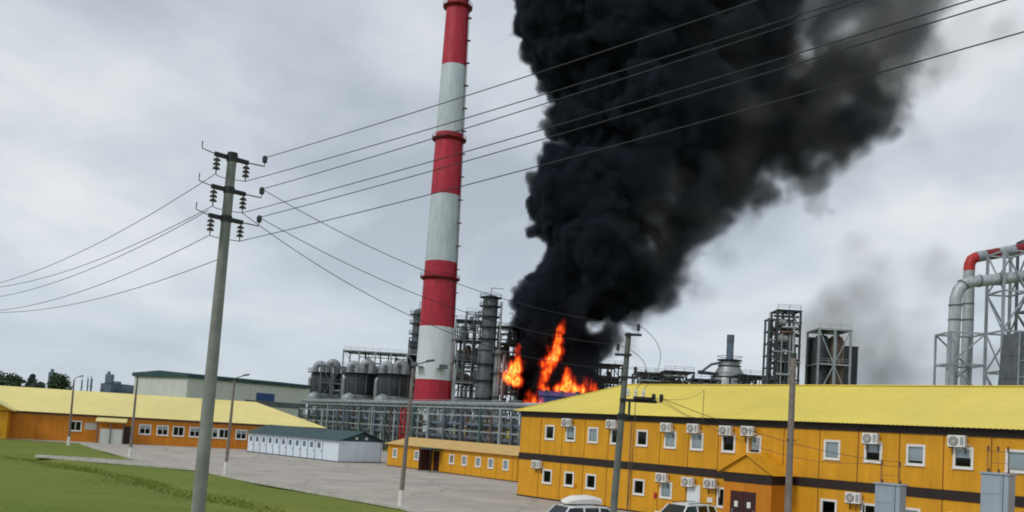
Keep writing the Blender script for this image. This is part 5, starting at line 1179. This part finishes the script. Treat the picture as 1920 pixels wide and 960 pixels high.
wisp('smoke_haze', 'brownish grey translucent smoke on the lee side of the black billows', [(1520, 110, 70, 1), (1440, 160, 70, 0.8), (1600, 150, 70, 1), (1500, 230, 70, 0.6), (1640, 90, 60, 1), (1260, 370, 34, 0.8), (1240, 425, 26, 0.5), (1330, 330, 50, 0.4), (1680, 40, 60, 0.9), (1560, 270, 60, 0.6), (1300, 200, 80, 0.35), (1390, 280, 80, 0.45), (1350, 90, 80, 0.35), (1260, 290, 60, 0.4), (1250, 420, 50, 0.6)], 266, 'smoke_brown', 0.04, 1.2, 26, 16, 8)
# ------------------------------------------------------------------ flames
M('flame_core', (0.9, 0.4, 0.05), 1.0)
m = MATS['flame_core']; t = m.node_tree; b = t.nodes['Principled BSDF']; g = t.nodes.new('ShaderNodeNewGeometry'); n_ = t.nodes.new('ShaderNodeTexNoise'); n_.inputs['Scale'].default_value = 0.9; n_.inputs['Detail'].default_value = 5; n_.inputs['Roughness'].default_value = 0.65; mp_ = t.nodes.new('ShaderNodeMapping'); mp_.inputs['Scale'].default_value = (1, 1, 0.4); t.links.new(g.outputs['Position'], mp_.inputs[0])
t.links.new(mp_.outputs[0], n_.inputs['Vector']); r = t.nodes.new('ShaderNodeValToRGB'); t.links.new(n_.outputs[0], r.inputs[0]); r.color_ramp.elements[0].position = 0.36; r.color_ramp.elements[0].color = (0.42, 0.015, 0.004, 1); r.color_ramp.elements[1].position = 0.68; r.color_ramp.elements[1].color = (1.0, 0.58, 0.16, 1); q_ = r.color_ramp.elements.new(0.52); q_.color = (0.9, 0.13, 0.012, 1)
t.links.new(r.outputs[0], b.inputs['Emission Color']); b.inputs['Emission Strength'].default_value = 1.5; b.inputs['Base Color'].default_value = (0, 0, 0, 1)
for l_ in list(t.links):
    if l_.to_socket == b.inputs['Base Color']: t.links.remove(l_)
mr_ = MATS['flame_core'].copy(); MATS['flame_core_red'] = mr_
for nd_ in mr_.node_tree.nodes:
    if nd_.type == 'VALTORGB': nd_.color_ramp.elements[0].color = (0.30, 0.008, 0.004, 1); nd_.color_ramp.elements[1].color = (0.85, 0.07, 0.012, 1); nd_.color_ramp.elements[2].color = (1.0, 0.36, 0.10, 1)
def flame(label, cs, d, seed, hot=1.0, cmat='flame_core', na=3.0):
    bl = []; rn = random.Random(seed); k = d/FPX
    for x, y, r, h in cs:
        for i in range(7): p = at(x+rn.gauss(0, r*0.25), y+r*0.3-h*(i/6), d); bl.append((p.x, d+rn.uniform(-1, 1)*r*k*0.5, p.z, r*k*(1-0.75*i/6), 1.0, hot*(1-0.55*i/6)))
    vox = 0.22; lo = [min(b_[i]-b_[3]-1.2 for b_ in bl) for i in range(3)]; hi = [max(b_[i]+b_[3]+1.2 for b_ in bl) for i in range(3)]
    sh = tuple(int((b_-a_)/vox)+1 for a_, b_ in zip(lo, hi)); s, so2, de = blobs_field(sh, lo, vox, bl)
    n1_ = fbm(sh, vox, 3.2, 5, seed, 0.68, (0.8, 0.8, 2.6)); s = s+0.3+n1_*na; dd = np.clip(s/1.6, 0, 1)**1.3*de*np.clip(0.55+n1_*1.2, 0.05, 1.1); co = np.clip((s-1.85)*1.2+0.5, 0, 1)*(de > 0.35)
    seed_ = np.unravel_index(np.argmax(np.where(co > 0.5, s, -9)), co.shape); msk = np.zeros(co.shape, bool); msk[seed_] = True; solid = co > 0.35
    for _ in range(400):
        g_ = msk.copy()
        for ax in range(3): a_ = np.moveaxis(msk, ax, 0); b_ = np.moveaxis(g_, ax, 0); b_[1:] |= a_[:-1]; b_[:-1] |= a_[1:]
        g_ &= solid
        if g_.sum() == msk.sum(): break
        msk = g_
    g_ = msk.copy()
    for ax in range(3): a_ = np.moveaxis(msk, ax, 0); b_ = np.moveaxis(g_, ax, 0); b_[1:] |= a_[:-1]; b_[:-1] |= a_[1:]
    co = co*g_
    for q in (dd, co):
        for ax in range(3): v_ = np.moveaxis(q, ax, 0); v_[0] = 0; v_[-1] = 0
    volume_object('flame_glow', dd, tuple(lo), vox, 'fire', co, cmat, None, 'flame', label, 'flame')
flame('orange flame licking the steel frame right of the distillation tower', [(962, 712, 11, 30), (967, 685, 12, 34), (957, 700, 9, 22), (972, 672, 7, 26)], 276, 1)
flame('tall ragged red flame in the middle of the black smoke', [(1016, 728, 8, 24), (1023, 708, 10, 30), (1031, 690, 11, 30), (1037, 672, 12, 28), (1044, 654, 10, 28), (1049, 634, 10, 26), (1052, 618, 8, 20)], 274, 2, 0.68, 'flame_core_red', 2.5)
flame('broad bright yellow flame above the blue building', [(1062, 725, 12, 34), (1078, 727, 11, 24), (1096, 728, 10, 18), (1112, 728, 8, 12), (1050, 728, 9, 16)], 270, 3)
flame('small orange flame at the corner of the office roof', [(1001, 758, 10, 24), (992, 764, 8, 12), (1009, 752, 7, 20)], 258, 4, 0.8, 'flame_core_red')
